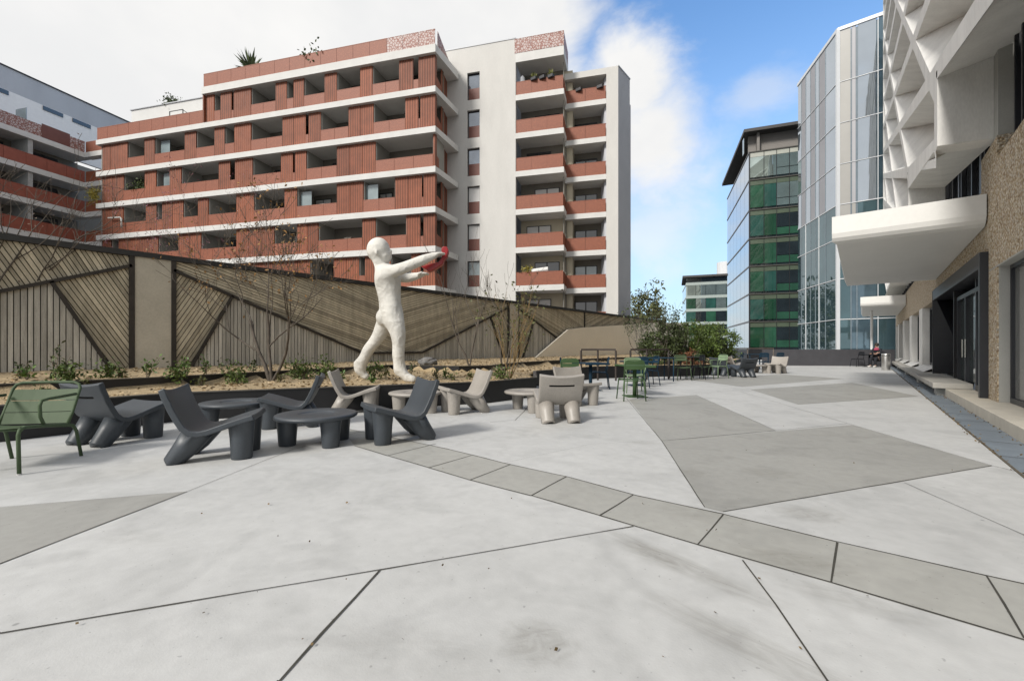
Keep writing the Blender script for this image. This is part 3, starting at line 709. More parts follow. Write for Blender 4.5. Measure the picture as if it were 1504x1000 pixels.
# distant sister block
fb=thing('distant_glass_building',W(45,110,-1),'small distant green glass office block with a dark roof','building')
B0=Vector((43.9,110)); bR=tf(B0,gr); bL=tf(B0+gl_*15,-gl_)
for i in range(5):
    z0=.5+i*3.3
    for j in range(5):
        q=MB(); q.box(j*2.3+.06,(j+1)*2.3-.06,0,.1,z0+.4,z0+3.0,bR); q.build('glass_panel',upg if i>=4 else (greens[(i+j)%3] if j%2==0 else drk if i<3 else upg),fb)
    q=MB(); q.box(0,11.5,-.05,.1,z0+3.0,z0+3.7,bR); q.box(0,15,-.05,.1,z0+3.0,z0+3.4,bL); q.build('spandrel',mat('pale_green_spandrel',(.33,.38,.36),rough=.4,var=.1),fb)
q=MB(); q.box(0,15,0,.1,.5,17.2,bL); q.build('glass_panel',sideg,fb)
q=MB(); q.box(.2,11.5,.5,.8,17.2,18.6,bR); q.build('roof_storey',mat('taupe_louvre',(.2,.185,.17)),fb)
q=MB(); q.box(-.8,12,-.8,14,18.6,19.1,bR); q.build('roof',mat('dark_roof',(.05,.047,.045)),fb)
q=MB(); q.tube([bR(9.3,4,19.1),bR(9.3,4,22.6)],1.9,16); q.build('roof_plant_drum',mull,fb)
q=MB(); q.box(.1,11.5,.11,14,-1.5,18.5,bR); q.build('core',drk,fb)
# terrace end wall
q=MB(); a=W(16.0,27.8); b=W(23.3,26.6)
q.bar(a+Vector((0,0,.5)),b+Vector((0,0,.5)),.25,1.03); tag(q.build('parapet_wall',mat('charcoal_wall',(.055,.055,.062),rough=.7,var=.1,scale=2)),'low charcoal parapet wall closing the far end of the terrace','wall')
# ================================================================= ground
def concrete(name,c,stains=True):
    m=mat(name,c,rough=.75,var=.08,scale=.55,fine=.05,bump=.06,bscale=90,detail=8)
    nt=m.node_tree; N=nt.nodes; L=nt.links; b=N['Principled BSDF']
    cur=b.inputs['Base Color'].links[0].from_socket
    tc=[n for n in N if n.type=='TEX_COORD'][0]
    def mulby(sock,lo,hi,fac0,fac1):
        nonlocal cur
        mr=N.new('ShaderNodeMapRange'); mr.inputs[1].default_value=lo; mr.inputs[2].default_value=hi; mr.inputs[3].default_value=fac0; mr.inputs[4].default_value=fac1
        L.new(sock,mr.inputs[0]); v=N.new('ShaderNodeVectorMath'); v.operation='SCALE'; L.new(cur,v.inputs[0]); L.new(mr.outputs[0],v.inputs['Scale']); cur=v.outputs[0]
    geo=N.new('ShaderNodeNewGeometry')
    n=N.new('ShaderNodeTexNoise'); n.inputs['Scale'].default_value=1.7; n.inputs['Detail'].default_value=9; n.inputs['Distortion'].default_value=1.2; L.new(geo.outputs['Position'],n.inputs[0]); mulby(n.outputs[0],.50,.75,1,.83)
    n=N.new('ShaderNodeTexNoise'); n.inputs['Scale'].default_value=38; n.inputs['Detail'].default_value=2; L.new(geo.outputs['Position'],n.inputs[0]); mulby(n.outputs[0],.70,.74,1,.72)
    n=N.new('ShaderNodeTexVoronoi'); n.inputs['Scale'].default_value=2.2; L.new(geo.outputs['Position'],n.inputs['Vector']); mulby(n.outputs['Distance'],.018,.03,.62,1)
    # scuff marks left by turning wheels
    for (px,py,w,h,ang,s) in ((792,942,.16,.13,.3,.8),(1000,828,.5,.085,.95,.8),(960,815,.2,.10,.9,.55),(1140,968,.55,.1,.9,.7),(1250,880,.3,.1,.7,.5),(1165,823,.3,.14,.4,.7),(1188,754,.22,.16,.3,.7),(1130,694,.25,.15,.2,.5),(1020,695,.15,.15,.2,.4),(945,650,.2,.1,.2,.45),(1030,755,.3,.15,.5,.35),(600,970,.5,.2,.3,.3),(1230,640,.5,.12,.1,.3),(205,790,.3,.1,.3,.25)):
        c_=gp(px,py); 
        sub=N.new('ShaderNodeVectorMath'); sub.operation='SUBTRACT'; sub.inputs[1].default_value=c_; L.new(geo.outputs['Position'],sub.inputs[0])
        ro=N.new('ShaderNodeVectorRotate'); ro.rotation_type='Z_AXIS'; ro.inputs['Angle'].default_value=-(TH-ang) ; L.new(sub.outputs[0],ro.inputs[0])
        dv=N.new('ShaderNodeVectorMath'); dv.operation='DIVIDE'; dv.inputs[1].default_value=(w,h,1); L.new(ro.outputs[0],dv.inputs[0])
        nz=N.new('ShaderNodeTexNoise'); nz.inputs['Scale'].default_value=1.3; nz.inputs['Detail'].default_value=3; L.new(dv.outputs[0],nz.inputs[0])
        ad=N.new('ShaderNodeVectorMath'); ad.operation='MULTIPLY_ADD'; ad.inputs[1].default_value=(1.1,1.1,0); sh_=N.new('ShaderNodeVectorMath'); sh_.operation='SUBTRACT'; sh_.inputs[1].default_value=(.5,.5,.5); L.new(nz.outputs['Color'],sh_.inputs[0]); L.new(sh_.outputs[0],ad.inputs[0]); L.new(dv.outputs[0],ad.inputs[2])
        ln=N.new('ShaderNodeVectorMath'); ln.operation='LENGTH'; L.new(ad.outputs[0],ln.inputs[0])
        st=N.new('ShaderNodeTexNoise'); st.inputs['Scale'].default_value=1.1; st.inputs['Detail'].default_value=6; st.inputs['Distortion'].default_value=2.5; L.new(dv.outputs[0],st.inputs[0])
        mk=N.new('ShaderNodeMapRange'); mk.interpolation_type='SMOOTHSTEP'; mk.inputs[1].default_value=1.35; mk.inputs[2].default_value=.35; mk.inputs[3].default_value=0; mk.inputs[4].default_value=.48*s; L.new(ln.outputs['Value'],mk.inputs[0])
        ma=N.new('ShaderNodeMath'); ma.operation='MULTIPLY_ADD'; ma.inputs[1].default_value=2.2; ma.inputs[2].default_value=-.35; ma.use_clamp=True; L.new(st.outputs[0],ma.inputs[0])
        mm=N.new('ShaderNodeMath'); mm.operation='MULTIPLY'; L.new(mk.outputs[0],mm.inputs[0]); L.new(ma.outputs[0],mm.inputs[1])
        mx=N.new('ShaderNodeMix'); mx.data_type='RGBA'; L.new(mm.outputs[0],mx.inputs[0]); L.new(cur,mx.inputs[6]); mx.inputs[7].default_value=(.12,.11,.085,1); cur=mx.outputs[2]
    L.new(cur,b.inputs['Base Color'])
    return m
light_c=concrete('light_terrace_concrete',(.455,.457,.448))
dark_c=concrete('greyer_terrace_concrete',(.30,.297,.277))
band_c=concrete('paving_band_stone',(.33,.327,.303))
q=MB(); q.face([(-600,-300,-3.2),(600,-300,-3.2),(600,900,-3.2),(-600,900,-3.2)]); struct(q.build('ground',mat('street_asphalt',(.06,.06,.06),rough=.9)))
q=MB(); q.prism([(-15,-6),(1.1,-6),(1.1,46),(-15,46)],-3.1,0); struct(q.build('terrace_paving',light_c))
def sheet(px,z,m,name,e=0):
    q=MB(); q.face([gp(*p)+Vector((0,0,z)) for p in px][::-1]); return struct(q.build(name,m))
dk=[[(-260,768),(0,745),(275,722),(0,828),(-260,925)],
 [(972,647.5),(1252,624),(1457,684),(1062,751.5),(1035,745)],
 [(924.5,587.5),(1022,580),(1139.5,632.5),(972,647.5)],
 [(1102,572),(1252,562),(1349,582),(1172,594)],[(1000,556),(1150,550),(1240,556),(1090,568)]]
for p in dk: sheet(p,.002,dark_c,'grey_paving_panel')
up=[(500,628),(568,641),(660,660),(740,680),(832,700),(935,728),(1062,755),(1230,796),(1450,846),(1700,900)]
lo=[(521,655),(568,669),(630,687),(690,705),(780,728),(880,757),(1025,800),(1220,855),(1504,940),(1900,1050)]
sheet(lo+up[::-1],.002,band_c,'paving_band')
jm=mat('dark_joint_filler',(.045,.043,.035),rough=.95,var=.3,scale=12)
J=MB()
def joint(pts,w=.014,z=.0042):
    w*=.5
    P=[gp(*p)+Vector((0,0,z)) for p in pts]
    for a,b in zip(P,P[1:]):
        n=max(1,int((b-a).length/.25)); d=(b-a).normalized(); s=Vector((-d.y,d.x,0))
        prev=None
        for i in range(n+1):
            c=a+(b-a)*i/n; ww=w*R.uniform(.7,1.25); off=s*R.uniform(-.003,.003)
            cur=(c+s*ww/2+off,c-s*ww/2+off)
            if prev: J.face([prev[1],cur[1],cur[0],prev[0]])
            prev=cur
joint([(-200,966),(0,930),(557,837.5),(930,773)],.016); joint([(557,838),(410,1000),(330,1090)],.02); joint([(1090,823),(1140,890),(1215,1000),(1260,1065)],.02)
joint([(-200,905),(0,828),(275,722),(430,660),(545,630)],.012); joint([(-260,768),(0,745),(275,722)],.006)
joint(up,.022); joint(lo,.022)
for a,b in (((570,669),(640,652)),((630,687),(692,669)),((690,705),(750,682)),((780,728),(832,700)),((882,757),(930,727)),((1025,800),(1062,756)),((1220,855),(1230,797)),((1504,938),(1450,846))): joint([a,b],.02)
joint([(920,585),(972,647.5),(1035,745)],.016); joint([(1062,751.5),(1457,684),(1500,694)],.014); joint([(1328,709),(1504,786),(1640,846)],.008)
joint([(972,647.5),(1139.5,632.5),(1244,622)],.012); joint([(1022,580),(1139.5,632.5)],.012); joint([(1087,575),(1252,624),(1457,684)],.012); joint([(924,587),(1102,572),(1252,562)],.012)
joint([(1172,594),(1349,582)],.012); joint([(720,620),(757,617),(770,604),(800,560)],.014); joint([(757,617),(930,596)],.006); joint([(740,680),(870,652),(972,647)],.005)
struct(J.build('paving_joint',jm))
# drain strip along the building with leaf litter
slate=mat('blue_slate_strip',(.17,.20,.23),rough=.6,var=.12,scale=2.5,fine=.08,bump=.1)
q=MB(); q.box(1.1,1.5,-6,46,-.3,-.012); struct(q.build('drain_channel',slate))
q=MB(); q.box(1.085,1.105,-6,46,-.1,.009); struct(q.build('drain_edging',mat('rusty_edging',(.10,.085,.06),rough=.8,var=.3,scale=8)))
J=MB()
for i in range(40):
    y=2+i*.98; J.face([(1.107,y,-.008),(1.49,y,-.008),(1.49,y+.012,-.008),(1.107,y+.012,-.008)])
struct(J.build('drain_joint',jm))
q=MB()
for _ in range(900):
    e=R.random(); y=2.5+R.random()**1.4*26
    x=1.1+R.gauss(0,.025) if e<.45 else 1.46+R.gauss(0,.02) if e<.9 else R.uniform(1.1,1.47)
    s=R.uniform(.008,.035); q.tone=R.uniform(.4,1.4)
    q.leaf((x,y,.012 if x<1.106 else -.005),s,Vector((R.gauss(0,1),R.gauss(0,1),.25)).normalized(),.7)
for _ in range(40):
    px=R.uniform(100,1450); py=R.uniform(600,980); p=gp(px,py,.006); q.tone=R.uniform(.3,.9); q.leaf((p.x,p.y,.012),R.uniform(.008,.022),Vector((R.gauss(0,1),R.gauss(0,1),.2)).normalized(),.7)
o=q.build('leaf_litter',leafmat('dry_leaf',(.16,.10,.045),(.26,.18,.07)),tone=True); tag(o,'brown leaf litter gathered along the slate drain strip','leaf litter',kind='stuff')
# ================================================================= timber fence
XF=-13.5; ZS=.42; ZT_=3.35
fence=thing('timber_fence',(XF,14,0),'long weathered timber and concrete fence with diagonal boarding behind the planters','fence')
wood=mat('weathered_board',(.46,.405,.30),rough=.9,var=.22,scale=1.6,fine=.12,stretch=(3,3,1),tone=True,bump=.2)
woodg=mat('greyed_board',(.45,.425,.37),rough=.9,var=.22,scale=2,fine=.12,stretch=(3,6,.6),tone=True,bump=.2)
rust=mat('dark_fence_frame',(.030,.024,.018),rough=.7,var=.3,scale=4)
def boards(poly,dirv,w,m,x=XF,name='board_panel'):
    L_=math.hypot(*dirv); d=(dirv[0]/L_,dirv[1]/L_); n=(-d[1],d[0])
    vals=[n[0]*p[0]+n[1]*p[1] for p in poly]; c=min(vals); q=MB()
    while c<max(vals):
        ww=w*R.uniform(.85,1.15)
        p=clip(clip(poly,n,c+.008),(-n[0],-n[1]),-(c+ww-.008))
        if len(p)>2:
            ar=sum(p[i-1][0]*p[i][1]-p[i][0]*p[i-1][1] for i in range(len(p)))/2
            if abs(ar)>.004:
                q.tone=R.uniform(.66,1.22); dx=R.uniform(0,.022)
                if ar<0: p=p[::-1]
                q.prism(p,0,1,lambda a,b,z,dx=dx:Vector((x-.03+z*.03+dx,a,b)))
        c+=ww
    return q.build(name,m,fence,tone=True)
def fbar(p,q_,w=.07):
    q=MB(); q.bar((XF+.05,p[0],p[1]),(XF+.05,q_[0],q_[1]),w,.07,up=Vector((1,0,0))); return q.build('frame_bar',rust,fence)
zf=.35
for c in (2.75,16.75,30.75):              # concrete pillar, mirrored bays each side
    q=MB(); q.box(XF-.25,XF+.06,c-.36,c+.36,0,ZT_-.02); q.build('pillar',mat('fence_pillar_concrete',(.47,.43,.35),rough=.9,var=.12,scale=1.2,fine=.06),fence)
    for s in (-1,1):
        Y=lambda u:c+s*u
        e=7.0; a=.40
        z0=3.08; zb=.95; kk=(z0-zb)/5.3
        V=lambda u:max(zb,z0-kk*(u-a))
        top=[(Y(a),ZT_-.05),(Y(e),ZT_-.05),(Y(e),zb),(Y(a+5.3),zb),(Y(a),z0)]
        boards(top,(1,-1.9) if (s<0 and c<5) else (s,-.30),.08,wood)
        b1=(Y(1.71),V(1.71)); foot=(Y(.62),zf)
        boards([(Y(a),z0),b1,foot,(Y(a),zf)],(1*s,1.75) if True else 0,.08,wood)
        low=[b1,(Y(a+5.3),zb),(Y(e),zb),(Y(e),zf),foot]
        boards(low,(0,1),.095,woodg)
        fbar((Y(a),z0),(Y(a+5.3),zb)); fbar((Y(a+5.3),zb),(Y(e),zb)); fbar(b1,foot)
        fbar((Y(a),zf),(Y(a),ZT_-.04),.1)
    fbar((c+7.0,zf),(c+7.0,ZT_-.04),.07)
q=MB(); q.box(XF-.3,XF+.1,-5,37.8,ZT_-.045,ZT_+.08); q.build('coping',mat('black_coping',(.022,.021,.019),rough=.6,var=.2),fence)
q=MB(); q.box(XF-.2,XF-.05,-5,37.8,-.2,ZT_-.06); q.build('backing_wall',mat('dark_backing',(.05,.045,.035),rough=.9),fence)
# smooth cream panel standing in front of the far bays
yy=lambda px:onx(px,XF+.16)
pts=[(762,545),(833,484),(858,481),(965,474),(1010,474),(1010,545)]
P=[]
for px,py in pts:
    y=yy(px); d=-(-ST*0)  # placeholder
    Pp=Vector((XF+.16,y,0)); dd=-ST*Pp.x+CT*Pp.y; P.append((y,HC+(510-py)/F*dd))
q=MB(); q.prism(P[::-1],0,.1,lambda a,b,z:Vector((XF+.14+z,a,b))); tag(q.build('cream_wall',mat('cream_render',(.84,.77,.64),rough=.85,var=.04,scale=.6,fine=.03)),'smooth cream rendered wall with a sloping left edge before the far fence','wall')
# ================================================================= planters and soil
FE=[(-8.7,-5),(-8.15,.2),(-8.3,2.0),(-6.02,6.7),(-5.98,8.3),(-7.6,10.5),(-7.7,14.4),(-6.4,16.6),(-5.25,18.1),(-4.6,20),(-5.4,26),(-6.2,31.5)]
SE=[(-9.9,-5),(-10.2,2.2),(-10.5,3.6),(-11.6,8.3),(-9.3,9.0),(-8.9,9.9),(-10,13),(-10.5,20),(-10,31)]
blk=mat('black_steel_edging',(.008,.008,.009),rough=.5,var=.2,scale=3)
lip=mat('worn_edging_lip',(.075,.068,.058),rough=.6,var=.15,scale=4)
def edging(pts,z0,z1,lab,t=.06):
    o=thing('planter_edging',(pts[3][0],pts[3][1],0),lab,'planter edge')
    q=MB(); l=MB()
    for a,b in zip(pts,pts[1:]):
        a=Vector((a[0],a[1],0)); b=Vector((b[0],b[1],0)); d=(b-a).normalized(); s=Vector((-d.y,d.x,0))*t
        q.box8([a+Vector((0,0,z0)),b+Vector((0,0,z0)),b+s+Vector((0,0,z0)),a+s+Vector((0,0,z0)),a+Vector((0,0,z1-.015)),b+Vector((0,0,z1-.015)),b+s+Vector((0,0,z1-.015)),a+s+Vector((0,0,z1-.015))])
        g=s*.25
        l.box8([a-g+Vector((0,0,z1-.015)),b-g+Vector((0,0,z1-.015)),b+s+g+Vector((0,0,z1-.015)),a+s+g+Vector((0,0,z1-.015)),a-g+Vector((0,0,z1)),b-g+Vector((0,0,z1)),b+s+g+Vector((0,0,z1)),a+s+g+Vector((0,0,z1))])
    q.build('panel',blk,o); l.build('lip',lip,o)
edging(FE,0,.45,'black steel edge of the front planter behind the lounge chairs')
edging(SE,.3,.60,'black steel edge of the upper planter tier near the fence')
from mathutils import noise as mnoise
def inside(p,poly):
    c=False; j=len(poly)-1
    for i in range(len(poly)):
        a=poly[i]; b=poly[j]
        if (a[1]>p[1])!=(b[1]>p[1]) and p[0]<(b[0]-a[0])*(p[1]-a[1])/(b[1]-a[1])+a[0]: c=not c
        j=i
    return c
R1=FE+[(XF,31.5),(XF,-5)]; R2=SE+[(XF,31),(XF,-5)]
def soilz(x,y):
    n=mnoise.noise(Vector((x*1.1,y*1.1,0)))*.05+mnoise.noise(Vector((x*4,y*4,3)))*.02
    if inside((x,y),R2): return .57+n+.05*max(0,-x-12)
    return .405+n*.6
def near_edge(x,y,E,t):
    for a,b in zip(E,E[1:]):
        ax,ay=a; bx,by=b; L2=(bx-ax)**2+(by-ay)**2; u=max(0,min(1,((x-ax)*(bx-ax)+(y-ay)*(by-ay))/L2))
        if (x-ax-u*(bx-ax))**2+(y-ay-u*(by-ay))**2<t*t: return True
    return False
mulch=mat('tan_mulch',(.33,.25,.145),rough=.95,var=.35,scale=5,fine=.3,bump=.8,bscale=40)
S=MB(); st=.16; idx={}
def vid(i,j):
    if (i,j) not in idx:
        x=XF+i*st; y=-5+j*st; idx[(i,j)]=len(S.v); S.v.append(Vector((x,y,soilz(x,y))))
    return idx[(i,j)]
for i in range(int(10/st)):
    for j in range(int(36.5/st)):
        x=XF+(i+.5)*st; y=-5+(j+.5)*st
        if inside((x,y),R1) and not near_edge(x,y,FE,.14) :
            S.f.append([vid(i,j),vid(i+1,j),vid(i+1,j+1),vid(i,j+1)]); S.t.append(1)
struct(S.build('soil',mulch,smooth=True))
q=MB()
for _ in range(9000):
    x=R.uniform(XF+.1,-4.6); y=R.uniform(-2,24)
    if not inside((x,y),R1) or near_edge(x,y,FE,.1): continue
    q.tone=R.uniform(.5,1.5); q.leaf((x,y,soilz(x,y)+.012),R.uniform(.03,.11),Vector((R.gauss(0,1),R.gauss(0,1),R.uniform(-.1,.35))).normalized(),.45)
tag(q.build('bark_mulch',leafmat('bark_chip',(.26,.19,.11),(.40,.31,.19)),tone=True),'tan bark mulch scattered over the planter soil','mulch',kind='stuff')
# ================================================================= furniture
def plastic(name,c): return mat(name,c,rough=.46,var=.12,scale=2.5,fine=.08,bump=.05,bscale=140,spec=.55)
P_DARK=plastic('charcoal_plastic',(.042,.050,.059)); P_BEIGE=plastic('taupe_plastic',(.30,.278,.25))
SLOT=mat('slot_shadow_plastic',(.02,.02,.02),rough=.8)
def low_chair(m,label,group):
    o=thing('lounge_chair',(0,0,0),label,'chair',group)
    top=[(.37,.45),(.28,.425),(.17,.39),(.06,.352),(-.04,.318),(-.11,.306),(-.165,.318),(-.215,.36),(-.265,.445),(-.315,.545),(-.332,.58),(-.345,.607),(-.375,.665),(-.405,.725)]
    th=.058; ns=[]
    def zat(u):
        for a,b in zip(top,top[1:]):
            if b[0]<=u<=a[0]: return b[1]+(a[1]-b[1])*(u-b[0])/(a[0]-b[0])
        return top[0][1] if u>0 else .7
    def capz(g):
        for v in g.v: v.z=min(v.z,zat(v.x)-.035)
    for i,p in enumerate(top):
        a=top[max(0,i-1)]; b=top[min(len(top)-1,i+1)]; dx,dz=b[0]-a[0],b[1]-a[1]; l=math.hypot(dx,dz); ns.append((-dz/l*-1*-1, dx/l))
    vs=[-.33,-.30,-.19,-.06,.06,.19,.30,.33]; q=MB(); T={};B={}
    for i,(u,z) in enumerate(top):
        a=top[max(0,i-1)]; b=top[min(len(top)-1,i+1)]; dx,dz=b[0]-a[0],b[1]-a[1]; l=math.hypot(dx,dz)
        nx,nz=dz/l,-dx/l                      # upper/front normal
        if nz<0 and i<6: nx,nz=-nx,-nz
        if i>=6 and nx<0: nx,nz=-nx,-nz
        bk=max(0,(i-6)/7); 
        for j,v in enumerate(vs):
            c=(v/.33)**2
            vv=v*(1+.03*bk)
            du=.035*c*bk; dz_=.035*c*bk*(1 if i==len(top)-1 else .3)+.012*c*(1-bk)
            T[i,j]=len(q.v); q.v.append(Vector((u+du,vv,z+dz_)))
            B[i,j]=len(q.v); q.v.append(Vector((u+du-nx*th,vv,z+dz_-nz*th)))
    n=len(top); k=len(vs)
    def f(*a): q.f.append(list(a)); q.t.append(1)
    for i in range(n-1):
        for j in range(k-1):
            slot=(i==10 and 2<=j<=4)
            f(T[i,j],T[i,j+1],T[i+1,j+1],T[i+1,j])
            if not slot: f(B[i,j],B[i+1,j],B[i+1,j+1],B[i,j+1])
        f(T[i,0],T[i+1,0],B[i+1,0],B[i,0]); f(T[i,k-1],B[i,k-1],B[i+1,k-1],T[i+1,k-1])
    for j in range(k-1):
        f(T[0,j],B[0,j],B[0,j+1],T[0,j+1]); f(T[n-1,j],T[n-1,j+1],B[n-1,j+1],B[n-1,j])
    sh=q.build('seat_shell',m,o,bevel=.012,recalc=True)
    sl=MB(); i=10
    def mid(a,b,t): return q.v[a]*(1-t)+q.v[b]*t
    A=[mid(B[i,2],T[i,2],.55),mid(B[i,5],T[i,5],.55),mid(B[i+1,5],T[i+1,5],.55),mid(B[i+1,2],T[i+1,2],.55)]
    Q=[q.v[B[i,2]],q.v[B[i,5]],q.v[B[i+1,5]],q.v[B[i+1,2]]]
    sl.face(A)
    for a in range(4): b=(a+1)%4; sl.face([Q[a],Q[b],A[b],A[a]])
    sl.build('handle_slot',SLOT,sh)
    for s in (-1,1):
        g=MB(); pts=[];rs=[]
        for t in (0,.03,.5,.9,1.05): pts.append((.25,s*.2,.43*t if t else 0)); rs.append([.094,.098,.108,.122,.126][len(pts)-1])
        g.tube(pts,rs,22); capz(g); g.build('leg',m,o,smooth=True)
        g=MB(); pts=[];rs=[]
        for t,r in ((0,.096),(.04,.1),(.5,.11),(1,.128),(1.2,.13)): pts.append((-.335+.19*t,s*.2,.285*t)); rs.append(r)
        # keep the foot flat on the floor
        g.tube(pts,rs,22)
        for v in g.v:
            if v.z<.03: v.z=0.0
        capz(g)
        g.build('leg',m,o,smooth=True)
    return o
def low_table(m,label,group):
    o=thing('coffee_table',(0,0,0),label,'table',group)
    q=MB(); q.lathe([(.10,.305),(.40,.305),(.44,.312),(.462,.328),(.464,.345),(.452,.360),(.43,.366),(.215,.366),(.205,.362),(.195,.350),(.185,.347),(.01,.347)],56); q.build('tabletop',m,o,smooth=True,recalc=True)
    for a in (200,-38,52):
        g=MB(); c=Vector((.315*math.cos(rad(a)),.315*math.sin(rad(a)),0)); pts=[c+Vector((0,0,z)) for z in (0,.01,.15,.30,.33)]
        g.tube(pts,[.090,.094,.104,.117,.118],24); g.build('leg',m,o,smooth=True)
    return o
def place(o,X,d,phi):
    o.location=W(X,d); o.rotation_euler=(0,0,rad(phi)+TH); return o
GD='charcoal lounge chairs'; GBg='taupe lounge chairs'
pc=low_chair(P_DARK,'charcoal lounge chair facing right, in front of the round table, nearest the camera',GD); place(pc,-3.11,4.63,20)
def dupl(o,X,d,phi,label): c=copy_tree(o); c['label']=label; return place(c,X,d,phi)
dupl(pc,-4.86,5.40,74,'charcoal lounge chair turned away, right behind the green armchair')
dupl(pc,-3.25,6.42,198,'charcoal lounge chair facing left, half hidden behind the near round charcoal table')
dupl(pc,-1.43,5.47,213,'charcoal lounge chair facing left, to the right of the near charcoal table')
dupl(pc,8.95,16.9,100,'distant charcoal lounge chair seen from behind beyond the green chairs')
dupl(pc,8.55,17.7,35,'distant charcoal lounge chair seen from its side, left of another dark one')
pb=low_chair(P_BEIGE,'taupe lounge chair facing right below the white statue',GBg); place(pb,-2.78,7.8,10)
dupl(pb,-.86,7.77,206,'taupe lounge chair facing left, right of the table below the statue')
dupl(pb,.71,6.92,96,'taupe lounge chair seen squarely from behind with its handle slot showing')
dupl(pb,1.33,8.84,-64,'taupe lounge chair facing the camera, behind the one seen from behind')
dupl(pb,11.7,19.3,215,'small distant pale taupe lounge chair turned left beside a taupe table')
dupl(pb,10.3,20.0,0,'distant taupe lounge chair facing right, partly hidden by charcoal chairs')
td=low_table(P_DARK,'round charcoal coffee table between the two nearest charcoal chairs','charcoal coffee tables'); place(td,-2.34,5.22,0)
dupl(td,-4.02,6.35,25,'round charcoal coffee table behind the nearest charcoal chair')
tb=low_table(P_BEIGE,'round taupe coffee table below the statue between two taupe chairs','taupe coffee tables'); place(tb,-1.72,7.75,20)
dupl(tb,.32,7.95,80,'round taupe coffee table left of the chair seen from behind')
dupl(tb,11.0,19.6,10,'small distant taupe coffee table beside the pale distant chair')
# slatted metal chairs
def paint(n,c): return mat(n,c,rough=.6,var=.10,scale=3,spec=.25)
GREEN=paint('cactus_green_paint',(.062,.092,.048)); GREEN2=paint('sage_green_paint',(.20,.28,.17)); DGREEN=paint('cedar_green_paint',(.055,.10,.042)); BLUE=paint('dark_blue_paint',(.008,.032,.058)); INK=paint('ink_black_paint',(.012,.014,.018)); GREYP=paint('grey_green_paint',(.10,.13,.12))
def curved_slat(q,c0,c1,wdir,w,th,bow,nseg=6):
    """slat across from c0 to c1, wide along wdir, bowed along bow"""
    c0=Vector(c0);c1=Vector(c1);wd=Vector(wdir)*(w/2); b=Vector(bow); nn=(c1-c0).cross(wd).normalized()*th/2
    pr=None
    for i in range(nseg+1):
        t=i/nseg; c=c0.lerp(c1,t)+b*(1-(2*t-1)**2)
        cur=(c-wd-nn,c+wd-nn,c+wd+nn,c-wd+nn)
        if pr:
            for k in range(4): q.face([pr[k],pr[(k+1)%4],cur[(k+1)%4],cur[k]])
        else: q.face(cur)
        pr=cur
    q.face(pr[::-1])
def armchair(m,label):
    o=thing('slatted_armchair',(0,0,0),label,'chair','green slatted armchairs'); w=.31
    for s in (-1,1):
        q=MB(); q.tube([(.30,s*w,0),(.31,s*w,.36),(.295,s*w,.405),(.25,s*w,.42),(-.22,s*w,.365),(-.29,s*w,.345),(-.335,s*w,.28),(-.40,s*w,0)],.0155,10); q.build('leg_frame',m,o,smooth=True)
        q=MB(); q.tube([(.05,s*w,.415),(.10,s*(w+.01),.49),(.12,s*(w+.02),.60),(.10,s*(w+.02),.645),(.02,s*(w+.02),.655),(-.33,s*(w+.0),.665)],.0145,10); q.build('armrest',m,o,smooth=True)
        q=MB(); q.lathe([(.017,0),(.018,.012),(.017,.013)],10,(.30,s*w,-.001)); q.build('foot_cap',mat('pale_foot_cap',(.5,.5,.48)),o)
    q=MB(); w2=w-.01
    q.tube([(-.235,-w2,.36),(-.30,-w2,.48),(-.40,-w2,.72),(-.415,-w2+.02,.762),(-.42,-w2+.07,.782),(-.425,0,.785),(-.42,w2-.07,.782),(-.415,w2-.02,.762),(-.40,w2,.72),(-.30,w2,.48),(-.235,w2,.36)],.0145,10); q.build('back_frame',m,o,smooth=True)
    d=Vector((-.165,0,.36)).normalized()
    for t in (.16,.475,.79):
        c=Vector((-.245,0,.375)).lerp(Vector((-.405,0,.735)),t); q=MB(); curved_slat(q,c+Vector((0,-w2,0)),c+Vector((0,w2,0)),d,.118,.006,Vector((-.022,0,-.005))); q.build('back_slat',m,o,smooth=False)
    for i in range(5):
        u=.245-.112*i; z=.425-.0115*(i+.3)*1.0; q=MB(); curved_slat(q,(u,-w,z),(u,w,z),(1,0,.1),.098,.006,Vector((0,0,-.018))); q.build('seat_slat',m,o)
    q=MB(); q.tube([(.27,-w,.40),(.27,w,.40)],.013,8); q.tube([(-.27,-w,.345),(-.27,w,.345)],.013,8); q.build('cross_bar',m,o,smooth=True)
    return o
ac=armchair(GREEN,'green slatted metal armchair cut by the left edge of the picture'); place(ac,-4.80,4.17,-80)
